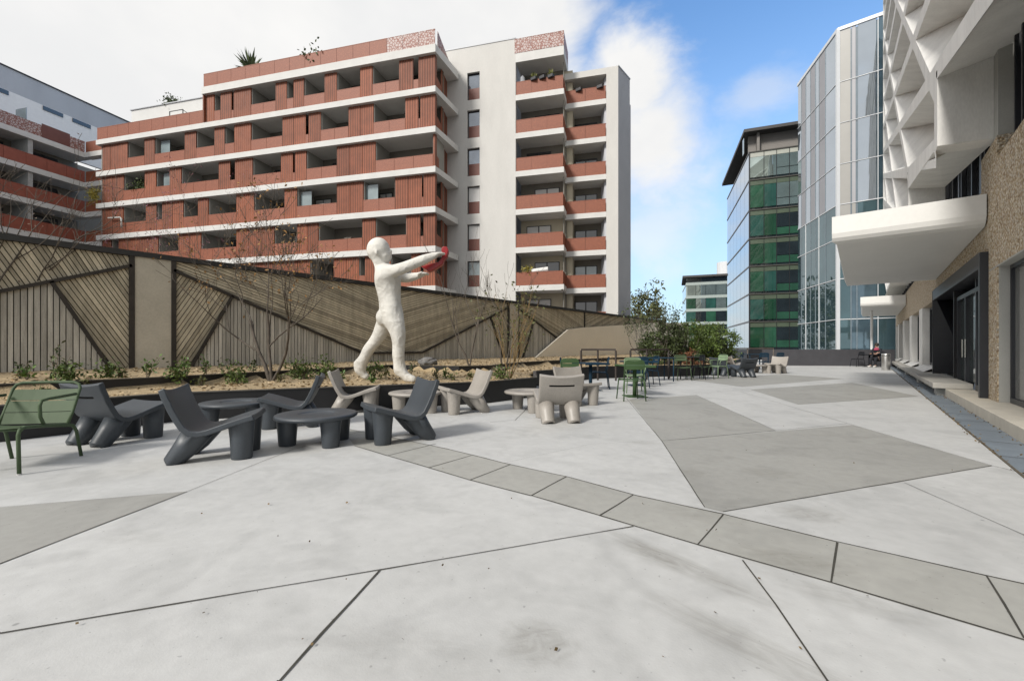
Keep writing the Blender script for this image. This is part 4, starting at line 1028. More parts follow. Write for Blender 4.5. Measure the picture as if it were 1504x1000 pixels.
def side_chair(m,label,arms=False):
    o=thing('slatted_chair',(0,0,0),label,'chair','slatted metal chairs at the terrace tables'); w=.21
    for s in (-1,1):
        q=MB(); q.tube([(.24,s*(w+.03),0),(.20,s*w,.40),(.18,s*w,.445),(.14,s*w,.46),(-.2,s*w,.45),(-.23,s*w,.42),(-.28,s*(w+.03),0)],.0135,8); q.build('leg_frame',m,o,smooth=True)
        if arms:
            q=MB(); q.tube([(.10,s*w,.46),(.14,s*(w+.03),.60),(.10,s*(w+.04),.665),(0,s*(w+.04),.67),(-.25,s*w,.67)],.0125,8); q.build('armrest',m,o,smooth=True)
    q=MB(); q.tube([(-.195,-w,.45),(-.26,-w,.80),(-.265,-w+.02,.85),(-.27,-w+.06,.87),(-.28,0,.875),(-.27,w-.06,.87),(-.265,w-.02,.85),(-.26,w,.80),(-.195,w,.45)],.0125,8); q.build('back_frame',m,o,smooth=True)
    for z,h in ((.815,.085),(.715,.085)):
        u=-.195-.065*(z-.45)/.35; q=MB(); curved_slat(q,(u,-w,z),(u,w,z),(-.18,0,1),h,.006,Vector((-.02,0,0))); q.build('back_slat',m,o)
    for i in range(5):
        u=.165-.083*i; q=MB(); curved_slat(q,(u,-w,.462),(u,w,.462),(1,0,0),.068,.006,Vector((0,0,-.012))); q.build('seat_slat',m,o)
    q=MB(); q.tube([(.19,-w,.43),(.19,w,.43)],.011,8); q.tube([(-.22,-w,.43),(-.22,w,.43)],.011,8); q.build('cross_bar',m,o,smooth=True)
    return o
def ped_table(m,label,sz=.36,h=.74):
    o=thing('pedestal_table',(0,0,0),label,'table','pedestal tables on the terrace')
    q=MB(); 
    for i in range(7):
        y=-sz+.01+i*(2*sz)/7; q.box(-sz,sz,y,y+2*sz/7-.012,h-.025,h)
    q.build('tabletop',m,o,bevel=.004)
    q=MB(); q.box(-sz,sz,-sz-.012,-sz+.005,h-.05,h-.002); q.box(-sz,sz,sz-.005,sz+.012,h-.05,h-.002); q.build('table_rim',m,o)
    q=MB(); q.tube([(0,0,.02),(0,0,h-.02)],.045,14); q.build('pedestal',m,o,smooth=True)
    q=MB(); q.box(-.23,.23,-.23,.23,0,.018); q.build('base_plate',m,o,bevel=.004)
    return o
def leg_table(m,label,lx=.6,ly=.38,h=.74):
    o=thing('garden_table',(0,0,0),label,'table','four-legged metal tables on the terrace')
    q=MB()
    for i in range(6):
        y=-ly+.01+i*(2*ly)/6; q.box(-lx,lx,y,y+2*ly/6-.012,h-.025,h)
    q.build('tabletop',m,o,bevel=.004)
    for sx in (-1,1):
        for sy in (-1,1):
            q=MB(); q.tube([(sx*(lx-.06),sy*(ly-.06),0),(sx*(lx-.06),sy*(ly-.06),h-.02)],.02,8); q.build('leg',m,o,smooth=True)
    return o
def recol(o,m):
    for c in kids(o):
        c.data=c.data.copy(); c.data.materials.clear(); c.data.materials.append(m)
    return o
def dupm(o,X,d,phi,label,m=None):
    c=dupl(o,X,d,phi,label); return recol(c,m) if m else c
s1=side_chair(DGREEN,'green slatted chair seen from behind at the nearest pedestal table'); place(s1,2.60,9.55,93)
pt=ped_table(DGREEN,'green pedestal table in front of the nearest green slatted chair'); place(pt,2.87,10.2,5)
s2=side_chair(GREEN2,'pale sage chair with arms facing the nearest green pedestal table',True); place(s2,3.12,11.1,-95)
dupm(s1,1.40,10.75,88,'green slatted chair behind the taupe chairs by the planter edge',DGREEN)
bt=ped_table(BLUE,'dark blue pedestal table beyond the taupe lounge chairs'); place(bt,2.1,11.65,20)
dupm(s1,2.42,12.15,172,'dark blue slatted chair beside the brown rail left of the green set',BLUE)
dupm(s1,1.55,11.5,-10,'dark blue chair half hidden behind the green chair by planter',BLUE)
dupm(s1,3.62,12.55,95,'dark blue slatted chair just right of the nearest green chair',BLUE)
dupm(bt,3.75,13.2,10,'dark blue pedestal table behind the nearest green set',BLUE)
dupm(s1,4.15,13.3,185,'dark blue chair turned left at the second blue table',BLUE)
lt=leg_table(BLUE,'long dark blue table standing right of the blue chairs',.55,.38,.80); place(lt,4.9,14.9,8)
dupm(s2,5.95,15.2,-95,'sage green armchair facing the camera beside the right blue table',GREEN)
dupm(s1,6.55,15.6,180,'black slatted chair between two green chairs in the distance',INK)
dupm(s2,7.0,15.9,-80,'green armchair to the right of the distant black chair',GREEN)
dupm(s2,7.65,16.2,200,'pale sage armchair just left of the distant charcoal lounge chairs',GREEN2)
dupm(lt,6.45,16.1,15,'low black table among the distant green chairs',INK)
for X,d,ph,lab,m in ((9.6,21.2,90,'grey-green chair behind the distant charcoal lounge chairs, left one',GREYP),(10.5,21.8,90,'grey-green chair behind the distant charcoal lounge chairs, right one',GREYP),(11.5,22.3,170,'dark blue chair at the left end of the far blue table',BLUE),(13.6,22.4,100,'dark blue chair at the right end of the far blue table',BLUE),(12.4,21.6,80,'dark blue chair in front of the far blue table',BLUE)):
    dupm(s1,X,d,ph,lab,m)
dupm(lt,12.6,22.6,5,'far dark blue table near the charcoal end wall',BLUE)
dupm(lt,10.0,22.6,0,'far grey-green table behind the charcoal lounge chairs',GREYP)
dupm(s1,20.6,26.0,180,'dark chair at the table near the end wall, facing left',INK)
dupm(bt,21.0,25.6,0,'dark pedestal table beside the seated person',INK)
# brown rails
RAIL=mat('brown_rail_metal',(.035,.026,.022),rough=.55,var=.15,scale=6)
def rail(pts,h,label,m=RAIL,w=.05):
    o=thing('guard_rail',W(*pts[0]),label,'railing','rails along the planter'); 
    q=MB()
    for a,b in zip(pts,pts[1:]): q.bar(W(*a,h),W(*b,h),w,.06)
    q.build('top_rail',m,o)
    for p in pts:
        q=MB(); q.bar(W(*p,0),W(*p,h-.03),w,w,up=Vector((1,0,0))); q.build('post',m,o)
    return o
def rp(px,d): return ((px-752)/F*d,d)
rail([rp(853.5,15.2),rp(878,15.2),rp(904.5,15.0)],1.07,'brown metal rail of three posts before the cream wall')
rail([rp(926,15.4),rp(950,15.4),rp(982,15.7)],1.07,'brown metal rail behind the nearest green chair',RAIL)
rail([rp(1061,22.5),rp(1098,23),rp(1136,23.6)],1.09,'pale brown rail behind the distant charcoal lounge chairs',mat('tan_rail_metal',(.12,.10,.085),rough=.5))
# steel bin
q=MB(); B_=Vector((.78,17.3,0)); B_=gp(1301,543.5); o=thing('litter_bin',B_,'cylindrical brushed steel bin beside the drain strip','bin')
q.lathe([(.17,0),(.175,.02),(.175,.80),(.165,.83),(.12,.84),(.115,.80)],28,B_); q.build('bin_body',mat('brushed_steel',(.55,.54,.52),rough=.3,metal=.9,var=.08,scale=3,stretch=(1,1,.1)),o,smooth=True,recalc=True)
q=MB(); q.lathe([(.176,.70),(.18,.71),(.18,.75),(.176,.76)],28,B_); q.build('band',mat('steel_band',(.35,.35,.34),rough=.3,metal=.9),o,smooth=True)
# ================================================================= figures
def skin(name, nodes, edges, m, parent=None, root=None, sub=2, extra=None, vox=0):
    names=list(nodes); me=bpy.data.meshes.new(name); off=ROOT.get(parent.name,Vector((0,0,0))) if parent else Vector((0,0,0))
    me.from_pydata([Vector(nodes[n][0])-off for n in names],[(names.index(a),names.index(b)) for a,b in edges],[])
    o=bpy.data.objects.new(name,me); COL.objects.link(o); o.parent=parent
    o.modifiers.new('skin','SKIN'); sv=me.skin_vertices[0] if me.skin_vertices else me.attributes
    for i,n in enumerate(names):
        r=nodes[n][1]; r=r if isinstance(r,tuple) else (r,r); me.skin_vertices[0].data[i].radius=r
        me.skin_vertices[0].data[i].use_root=(n==(root or names[0]))
    o.modifiers['skin'].use_smooth_shade=True
    s=o.modifiers.new('sub','SUBSURF'); s.levels=sub; s.render_levels=sub
    dg=bpy.context.evaluated_depsgraph_get(); dg.update(); e=o.evaluated_get(dg); m2=bpy.data.meshes.new_from_object(e)
    o.modifiers.clear(); o.data=m2; m2.materials.clear(); m2.materials.append(m)
    if extra:
        bm=bmesh.new(); bm.from_mesh(m2); bmesh.ops.holes_fill(bm,edges=bm.edges,sides=0); bmesh.ops.recalc_face_normals(bm,faces=bm.faces); extra(bm,off); bm.to_mesh(m2); bm.free()
    if vox:
        rm=o.modifiers.new('rm','REMESH'); rm.mode='VOXEL'; rm.voxel_size=vox
        sm=o.modifiers.new('sm','SMOOTH'); sm.factor=.5; sm.iterations=12
        dg=bpy.context.evaluated_depsgraph_get(); dg.update(); m2=bpy.data.meshes.new_from_object(o.evaluated_get(dg)); o.modifiers.clear(); o.data=m2; m2.materials.clear(); m2.materials.append(m)
    for p in m2.polygons: p.use_smooth=True
    return o
def blob(bm,c,r,off,seg=14):
    mt=Matrix.Translation(Vector(c)-off)@Matrix.Diagonal((r[0],r[1],r[2],1)); bmesh.ops.create_uvsphere(bm,u_segments=seg,v_segments=seg//2+2,radius=1,matrix=mt)
plaster=mat('white_plaster',(.60,.585,.54),rough=.85,var=.07,scale=1.6,fine=.04)
nt=plaster.node_tree; b_=nt.nodes['Principled BSDF']; tc_=[n for n in nt.nodes if n.type=='TEX_COORD'][0]
v_=nt.nodes.new('ShaderNodeTexVoronoi'); v_.inputs['Scale'].default_value=6.5; nz_=nt.nodes.new('ShaderNodeTexNoise'); nz_.inputs['Scale'].default_value=3; 
mx_=nt.nodes.new('ShaderNodeVectorMath'); mx_.operation='MULTIPLY_ADD'; mx_.inputs[1].default_value=(.35,.35,.35)
nt.links.new(tc_.outputs['Object'],nz_.inputs[0]); nt.links.new(nz_.outputs['Color'],mx_.inputs[0]); nt.links.new(tc_.outputs['Object'],mx_.inputs[2]); nt.links.new(mx_.outputs[0],v_.inputs['Vector'])
bp_=nt.nodes.new('ShaderNodeBump'); bp_.inputs['Strength'].default_value=.4; bp_.inputs['Distance'].default_value=.05; nt.links.new(v_.outputs['Distance'],bp_.inputs['Height']); nt.links.new(bp_.outputs[0],b_.inputs['Normal'])
D0=9.6
def sp(px,py,dv=0): return ondepth(px,py,D0+dv)
st=thing('statue',W((575-752)/F*D0,D0,.4),'tall white plaster statue of a walking figure reaching forward in the planter','statue')
nd={'pel':(sp(574,463),.26),'waist':(sp(573.5,442),(.225,.24)),'chest':(sp(569,416),(.30,.31)),'top':(sp(569,402),(.21,.22)),'neck':(sp(562,390),.15),'head0':(sp(558,380),.23),'head1':(sp(556,371),.24),'head2':(sp(555.5,365),.2),
 'jaw':(sp(566,378),.17),
 'shn':(sp(575,399,-.26),.15),'upn':(sp(589,395,-.32),.135),'eln':(sp(606,388,-.32),.12),'fon':(sp(622,381.5,-.28),.115),'wrn':(sp(636,376,-.22),.08),'han':(sp(642,373.5,-.2),(.068,.1)),
 'shf':(sp(577,402,.28),.165),'elf':(sp(596,409,.34),.12),'fof':(sp(606,407,.32),.11),'wrf':(sp(614.5,404.5,.27),.08),'haf':(sp(620,403,.25),(.066,.095)),
 'hin':(sp(580,473,-.15),.22),'tn':(sp(585,489,-.18),.185),'knn':(sp(586,507,-.18),.135),'can':(sp(584.5,522,-.18),.148),'ann':(sp(588,543,-.18),.095),'hen':(sp(584,553.5,-.18),.115),'mfn':(sp(598,555,-.2),.115),'ton':(sp(612,558,-.22),.07),
 'hif':(sp(567,472,.15),.22),'tf':(sp(560.5,486,.17),.185),'knf':(sp(552,501,.18),.135),'caf':(sp(540,514,.18),.145),'anf':(sp(532,535,.18),.09),'hef':(sp(521,537,.18),.105),'mff':(sp(530,547,.2),.105),'tof':(sp(542,556.5,.22),.07)}
ed=[('pel','waist'),('waist','chest'),('chest','top'),('top','neck'),('neck','head0'),('head0','head1'),('head1','head2'),('head0','jaw'),
 ('top','shn'),('shn','upn'),('upn','eln'),('eln','fon'),('fon','wrn'),('wrn','han'),('top','shf'),('shf','elf'),('elf','fof'),('fof','wrf'),('wrf','haf'),
 ('pel','hin'),('hin','tn'),('tn','knn'),('knn','can'),('can','ann'),('ann','hen'),('ann','mfn'),('mfn','ton'),
 ('pel','hif'),('hif','tf'),('tf','knf'),('knf','caf'),('caf','anf'),('anf','hef'),('anf','mff'),('mff','tof')]
def hand(nm,base,tip,up,r,side):
    """five fingers from a palm node; side: towards the thumb"""
    b=Vector(base); d=(Vector(tip)-b); L_=d.length; d.normalize(); u=Vector(up).normalized(); s=d.cross(u).normalized()*side
    for i,(o,l) in enumerate(((-.6,.85),(-.2,1.0),(.2,.95),(.6,.75))):
        p0=b+s*(o*r*2.6)+d*.02; p1=p0+d*L_*.5*l-u*.012; p2=p0+d*L_*l-u*.05
        for k,(p,rr_) in enumerate(((p0,.030),(p1,.028),(p2,.022))): nd[f'{nm}{i}{k}']=(p,rr_)
        ed.append((nm,f'{nm}{i}0')); ed.append((f'{nm}{i}0',f'{nm}{i}1')); ed.append((f'{nm}{i}1',f'{nm}{i}2'))
    p0=b-d*.05+s*(-r*2.0); p1=p0+(d*.7-s*.6)*.09; p2=p1+d*.09-s*.01
    for k,(p,rr_) in enumerate(((p0,.034),(p1,.03),(p2,.024))): nd[f'{nm}t{k}']=(p,rr_)
    ed.append((nm,f'{nm}t0')); ed.append((f'{nm}t0',f'{nm}t1')); ed.append((f'{nm}t1',f'{nm}t2'))
hand('han',sp(642,373.5,-.2),sp(654,370,-.17),(0,0,1),.055,1)
hand('haf',sp(620,403,.25),sp(630,399.5,.22),(0,0,1),.055,-1)
def face(bm,off):
    blob(bm,sp(555.8,367.5),(.262,.245,.275),off,28); blob(bm,sp(563,376),(.19,.18,.19),off,20)
    blob(bm,sp(567.5,466,.0),(.20,.24,.22),off)
    blob(bm,sp(573.5,370,-.02),(.045,.04,.06),off)           # nose
    blob(bm,sp(553,370,-.245),(.035,.03,.07),off); blob(bm,sp(553,370,.245),(.035,.03,.07),off)
    blob(bm,sp(572.5,377,-.0),(.03,.07,.022),off)
skin('body',nd,ed,plaster,st,'pel',2,face,.016)
q=MB(); redm=mat('red_lacquer',(.26,.008,.010),rough=.35,var=.1)
pv=[(619,392.5),(634,388),(645,386),(650,379),(649,366),(652,363),(657.5,363.5),(659.5,369),(656.5,379),(652,384),(651,389),(640,396),(630,400.5),(627,397)]
p3=[sp(x,y,.02) for x,y in pv]
nrm=(W(0,1)-W(0,0))*.09
b0=len(q.v); q.v+=[p-nrm for p in p3]+[p+nrm for p in p3]; n=len(p3)
q.f.append(list(range(b0,b0+n))); q.f.append(list(range(b0+n,b0+2*n))[::-1]); q.t+=[1,1]
for i in range(n): j=(i+1)%n; q.f.append([b0+i,b0+n+i,b0+n+j,b0+j]); q.t.append(1)
tag(q.build('red_shape',redm,recalc=True,bevel=.015),'angular red shape held between the hands of the white statue','sculpture')
# seated person near the end wall
PX,PD=(1288-752)/F*25.4,25.4
pr=thing('person',W(PX,PD,0),'person in dark clothes sitting at a table near the end wall','person')
ux=W(-.9,-.44)-W(0,0); ux.normalize(); uy=Vector((-ux.y,ux.x,0))       # faces left, a little to the camera
def lp(u,v,z): return W(PX,PD)+ux*u+uy*v+Vector((0,0,z))
skinm=mat('skin',(.42,.26,.19),rough=.6,var=.05); cloth=mat('dark_cloth',(.012,.013,.018),rough=.9,var=.2,scale=8); pinkc=mat('pink_scarf',(.35,.05,.10),rough=.9,var=.2,scale=8)
nd={'pel':(lp(0,0,.52),.14),'waist':(lp(-.01,0,.70),.13),'chest':(lp(.0,0,.93),(.14,.17)),'neck':(lp(.03,0,1.09),.055),'hd0':(lp(.05,0,1.16),.075),'hd1':(lp(.06,0,1.25),.095),'hd2':(lp(.05,0,1.31),.07)}
ed=[('pel','waist'),('waist','chest'),('chest','neck'),('neck','hd0'),('hd0','hd1'),('hd1','hd2')]
for s,n_ in ((-1,'r'),(1,'l')):
    nd.update({'sh'+n_:(lp(.0,s*.19,1.02),.062),'el'+n_:(lp(.10,s*.23,.76),.045),'wr'+n_:(lp(.33,s*.14,.78),.03),'ha'+n_:(lp(.39,s*.12,.78),(.03,.022)),
      'hi'+n_:(lp(.05,s*.10,.51),.10),'kn'+n_:(lp(.46,s*.12,.50),.065),'an'+n_:(lp(.43,s*.12,.09),.042),'to'+n_:(lp(.60,s*.13,.035),.035)})
    ed+= [('chest','sh'+n_),('sh'+n_,'el'+n_),('el'+n_,'wr'+n_),('wr'+n_,'ha'+n_),('pel','hi'+n_),('hi'+n_,'kn'+n_),('kn'+n_,'an'+n_),('an'+n_,'to'+n_)]
    for i in range(4):
        a=lp(.40,s*.12+(i-1.5)*.02,.78); b=lp(.47-(abs(i-1.5)*.01),s*.12+(i-1.5)*.024,.765)
        nd[f'f{n_}{i}a']=(a,.009); nd[f'f{n_}{i}b']=(b,.008); ed+=[('ha'+n_,f'f{n_}{i}a'),(f'f{n_}{i}a',f'f{n_}{i}b')]
    nd['th'+n_]=(lp(.40,s*.12-s*.05,.785),.010); ed.append(('ha'+n_,'th'+n_))
def pface(bm,off): blob(bm,lp(.155,0,1.22),(.018,.015,.02),off,8); blob(bm,lp(.05,.095,1.23),(.012,.02,.03),off,8); blob(bm,lp(.05,-.095,1.23),(.012,.02,.03),off,8)
skin('body',nd,ed,skinm,pr,'pel',1,pface)
cn={k:(v[0],(v[1] if not isinstance(v[1],tuple) else v[1][0]*1.1)*1.18+.006) for k,v in nd.items()}
skin('jacket',{k:cn[k] for k in ('waist','chest','shr','elr','wrr','shl','ell','wrl')},[('waist','chest'),('chest','shr'),('shr','elr'),('elr','wrr'),('chest','shl'),('shl','ell'),('ell','wrl')],cloth,pr,'chest',1)
skin('trousers',{k:cn[k] for k in ('pel','hir','knr','anr','hil','knl','anl')},[('pel','hir'),('hir','knr'),('knr','anr'),('pel','hil'),('hil','knl'),('knl','anl')],cloth,pr,'pel',1)
q=MB(); q.lathe([(.02,.145),(.07,.13),(.1,.08),(.108,.0),(.10,-.05)],14,lp(.035,0,1.26)); q.build('hair',mat('dark_hair',(.02,.014,.01),rough=.7),pr,smooth=True)
q=MB(); q.lathe([(.07,.08),(.10,.05),(.13,0),(.15,-.06),(.10,-.08)],14,lp(.03,0,1.05)); q.build('scarf',pinkc,pr,smooth=True)
for s in (-1,1):
    q=MB(); a=lp(.40,s*.12,.05); b=lp(.66,s*.135,.04); q.tube([a,b],[.058,.042],10); q.build('shoe',mat('pale_shoe',(.6,.58,.55)),pr,smooth=True)
dupm(s1,PX+.1,PD+.04,206,'black slatted chair under the seated person',INK)
# ================================================================= trees, shrubs, plants
bark=mat('grey_brown_bark',(.085,.070,.055),rough=.9,var=.3,scale=8,bump=.4)
bark2=mat('pale_twig_bark',(.15,.12,.085),rough=.9,var=.25,scale=8)
lf_green=leafmat('shrub_leaf',(.06,.095,.022),(.12,.17,.04)); lf_fresh=leafmat('fresh_leaf',(.06,.12,.02),(.11,.19,.04)); lf_orange=leafmat('orange_leaf',(.24,.12,.035),(.34,.19,.06)); lf_dark=leafmat('bamboo_leaf',(.035,.052,.02),(.085,.11,.04)); lf_olive=leafmat('olive_leaf',(.07,.08,.025),(.13,.13,.05)); lf_purple=leafmat('purple_blossom',(.20,.06,.09),(.30,.13,.16)); lf_brown=leafmat('brown_seed_leaf',(.14,.085,.055),(.22,.15,.10))
def grow(q,p,d,L_,r,depth,tips,rnd,up=.12,wob=.16,split=(2,3),shrink=.72,spread=.55,rmin=.0035):
    pts=[Vector(p)]; rs=[r]; n=4; d=Vector(d).normalized()
    for i in range(n):
        d=(d+Vector((rnd.gauss(0,wob),rnd.gauss(0,wob),rnd.gauss(0,wob)+up))).normalized(); pts.append(pts[-1]+d*L_/n); rs.append(max(rmin,r*(1-.42*(i+1)/n)))
    q.tube(pts,rs,6 if r>.012 else 4,cap=False)
    tips.append((pts[-1],d))
    if depth==0: return
    for i in range(rnd.randint(*split)):
        t=rnd.choice([2,3,4,4]); ax=Vector((rnd.gauss(0,1),rnd.gauss(0,1),rnd.gauss(0,.7))).normalized()
        nd_=(d+ax*spread).normalized(); grow(q,pts[t],nd_,L_*shrink*rnd.uniform(.75,1.15),max(rmin,rs[t]*.72),depth-1,tips,rnd,up,wob,split,shrink,spread,rmin)
def tree(name,label,cat,base,stems,depth,leafm=None,nl=0,ls=.05,bm_=bark,seed=1,group=None,spread=.5,up=.1,clump=.12,split=(2,3),shrink=.72):
    rnd=random.Random(seed); o=thing(name,base,label,cat,group); q=MB(); tips=[]
    for (d,L_,r) in stems: grow(q,Vector(base)+Vector((d[0]*.06,d[1]*.06,-.03)),d,L_,r,depth,tips,rnd,up,.10,split,shrink,spread)
    q.build('trunk',bm_,o,smooth=True)
    if leafm and nl:
        q=MB()
        for _ in range(nl):
            p,d=rnd.choice(tips); q.tone=R.uniform(.55,1.35); q.leaf(p+Vector((rnd.gauss(0,clump),rnd.gauss(0,clump),rnd.gauss(0,clump))),ls*rnd.uniform(.6,1.3),None,.5)
        q.build('leaves',leafm,o,tone=True)
    return o
XR_=W(1,0)-W(0,0); XD=W(0,1)-W(0,0); UP=Vector((0,0,1))
def dirc(x,d,z): return XR_*x+XD*d+UP*z
bA=W((398-752)/F*9.5,9.5,.42)
tree('bare_tree','multi-stemmed bare tree with a few orange leaves left of the statue','tree',bA,[(dirc(-.40,.1,1),1.5,.045),(dirc(.14,.15,1),1.55,.034),(dirc(.5,-.05,1),1.5,.036)],5,lf_orange,560,.07,seed=11,spread=.62,up=.07,clump=.07,shrink=.74)
bB=W((690-752)/F*14,14,.55)
tree('bare_tree','slender bare tree behind the statue against the white tower','tree',bB,[(dirc(-.25,0,1),1.7,.03),(dirc(.1,.1,1),1.9,.03),(dirc(.02,0,1),1.8,.022)],3,None,seed=5,spread=.42,up=.16)
bC=W((741-752)/F*12.2,12.2,.5)
tree('bare_tree','small bare tree right of the statue with forked leaning stem','tree',bC,[(dirc(-.5,.1,1),1.25,.03),(dirc(.2,0,1),1.2,.025)],3,None,seed=8,spread=.5,up=.14)
bD=W((-60-752)/F*8.6,8.6,.5)
tree('bare_tree','bare tree reaching in from the left picture edge with dark twigs','tree',bD,[(dirc(.28,.1,1),2.2,.055),(dirc(.55,.0,1),2.0,.045),(dirc(-.1,.1,1),2.2,.05)],4,lf_brown,60,.05,seed=21,spread=.6,up=.08)
for i,(px,d,h,sd,lm,nl,lab) in enumerate(((215,17,4.9,31,lf_purple,900,'purple-blossomed shrub rising behind the left part of the fence'),(300,19,4.4,32,lf_brown,500,'brown seedy tree behind the fence left of the bare tree'),(420,20,4.2,33,lf_brown,420,'brown seedy tree behind the fence just left of the statue'),(480,21,3.6,34,lf_brown,420,'low brown tree behind the fence nearest the statue'),(60,15.5,4.2,35,lf_brown,300,'thin brown tree behind the fence near the left edge'))):
    tree('street_tree',lab,'tree',W((px-752)/F*d,d,-2.5),[(dirc(.1,0,1),h*.80,.06),(dirc(-.3,.1,1),h*.74,.05),(dirc(.4,0,1),h*.74,.05)],4,lm,int(nl*1.7),.06,bark2,seed=sd,spread=.6,clump=.10,group='trees behind the fence')
bE=gp(783,558,.42); bE=W((785-752)/F*11.0,11.0,.42); bE=Vector((-6.55,8.0,.42))
tree('willow_shrub','ochre-twigged shrub with green leaves at the planter corner','shrub',bE,[(dirc(R.uniform(-.5,.5),R.uniform(-.3,.3),1),R.uniform(.8,1.1),.012) for _ in range(9)],2,lf_olive,330,.085,mat('ochre_twig',(.20,.13,.05)),seed=41,spread=.25,clump=.16)
# evergreen shrubs at the far planter
def crown_pts(c,rx,ry,rz,n,rnd,holes=9):
    """leaf positions gathered into clumps through the crown"""
    cl=[]
    for _ in range(int(n/38)):
        while True:
            v=Vector((rnd.uniform(-1,1),rnd.uniform(-1,1),rnd.uniform(-1,1)))
            if v.length<1 and v.length>.25: break
        v=v*rnd.uniform(.8,1.12); cl.append((Vector((c[0]+v.x*rx,c[1]+v.y*ry,c[2]+v.z*rz)),rnd.uniform(.08,.2)*max(rx,rz),rnd.uniform(.55,1.3)))
    return cl
def bush(name,label,X,d,z0,rx,rz,n,lm,ls,seed,stems=9,asp=.35,group=None,cat='shrub',zc=None,ry=None):
    rnd=random.Random(seed); base=W(X,d,z0); o=thing(name,base,label,cat,group); c=base+Vector((0,0,zc or rz*.95)); q=MB()
    for i in range(stems):
        a=rnd.uniform(0,6.28); t=c+Vector((math.cos(a)*rx*.7,math.sin(a)*rx*.6,rnd.uniform(.0,.9)*rz)); b=base+Vector((math.cos(a)*rx*.3,math.sin(a)*rx*.3,-.1))
        q.tube([b,b.lerp(t,.5)+Vector((rnd.gauss(0,.06),rnd.gauss(0,.06),.1)),t],[.022,.016,.006],5)
    q.build('stem',bark,o)
    q=MB()
    for p,r,tn in crown_pts(c,rx,ry or rx*.8,rz,n,rnd):
        for _ in range(38):
            v=p+Vector((rnd.gauss(0,r*.6),rnd.gauss(0,r*.6),rnd.gauss(0,r*.6)))
            if v.z<z0: continue
            q.tone=tn*rnd.uniform(.75,1.25); q.leaf(v,ls*rnd.uniform(.6,1.4),None,asp)
    q.build('leaves',lm,o,tone=True); return o
gs='evergreen shrubs in the far planter'
for X,d,rx,rz,n,lm,lab,sd in ((6.25,18.9,.8,.75,2600,lf_dark,'dense dark evergreen shrub in front of the cream wall end',51),(7.15,19.4,.85,1.05,3200,lf_dark,'tallest dark evergreen shrub left of the distant glass block',52),(8.1,19.9,.85,1.0,3200,lf_green,'broad green evergreen shrub below the distant glass block',53),(9.2,20.5,.8,1.05,3000,lf_green,'green evergreen shrub left of the green glass building',54),(10.3,21.2,.75,.95,2400,lf_green,'rightmost evergreen shrub before the green glass building corner',55)):
    bush('evergreen_shrub',lab,X,d,.4,rx,rz,n,lm,.13,sd,group=gs)
rnd=random.Random(77)
tree('feathery_tree','loose feathery dark-leaved tree rising above the fence end','tree',W(6.7,18.8,.4),[(dirc(R.uniform(-.6,.3),R.uniform(-.2,.2),1),R.uniform(.85,1.25),.016) for _ in range(7)],3,lf_dark,620,.10,bark,seed=61,spread=.5,clump=.08)
tree('feathery_tree','spreading airy shrub leaning left over the cream wall','tree',W(6.0,19.4,.4),[(dirc(R.uniform(-.8,.1),R.uniform(-.2,.2),1),R.uniform(.8,1.15),.016) for _ in range(6)],3,lf_dark,330,.10,bark,seed=63,spread=.55,clump=.09)
bush('rusty_shrub','rust-brown leaved low shrub below the evergreen shrubs',7.6,18.6,.3,.5,.4,800,leafmat('rust_leaf',(.13,.055,.03),(.22,.10,.05)),.10,64)
bush('street_tree','far green tree beyond the corner of the white tower',24.5,78,-3,3.2,6.5,2600,lf_olive,.7,65,cat='tree',zc=9,group='trees behind the fence')
# small planter plants, each on the soil
def plant(px,py,tier,h,kind,label,seed):
    rnd=random.Random(seed); z=.57 if tier==2 else .42; p=gp(px,py,z); p.z=soilz(p.x,p.y); o=thing('young_plant',p,label,'plant','young plants in the planter'); q=MB(); s=MB()
    if kind=='spike':
        for _ in range(16):
            q.tone=rnd.uniform(.6,1.3); q.leaf(p,h*rnd.uniform(.5,1),Vector((rnd.gauss(0,.45),rnd.gauss(0,.45),1)).normalized(),.09)
        q.build('leaves',lf_fresh,o,tone=True); return
    for _ in range(4 if kind!='bush' else 8):
        t=p+Vector((rnd.gauss(0,h*.22),rnd.gauss(0,h*.22),h*rnd.uniform(.6,1))); s.tube([p-Vector((0,0,.03)),p.lerp(t,.5)+Vector((rnd.gauss(0,.02),0,.02)),t],[.008,.006,.003],4)
        for k in range(14 if kind!='bush' else 34):
            u=rnd.uniform(.25,1.05); q.tone=rnd.uniform(.5,1.3); c=p.lerp(t,u); w=.03 if kind!='bush' else .09
            q.leaf(c+Vector((rnd.gauss(0,w),rnd.gauss(0,w),rnd.gauss(0,w))),rnd.uniform(.04,.10),None,.5)
    s.build('stem',bark2,o); q.build('leaves',{'twig':lf_fresh,'dark':lf_dark,'bush':lf_green,'yellow':lf_olive}[kind],o,tone=True)
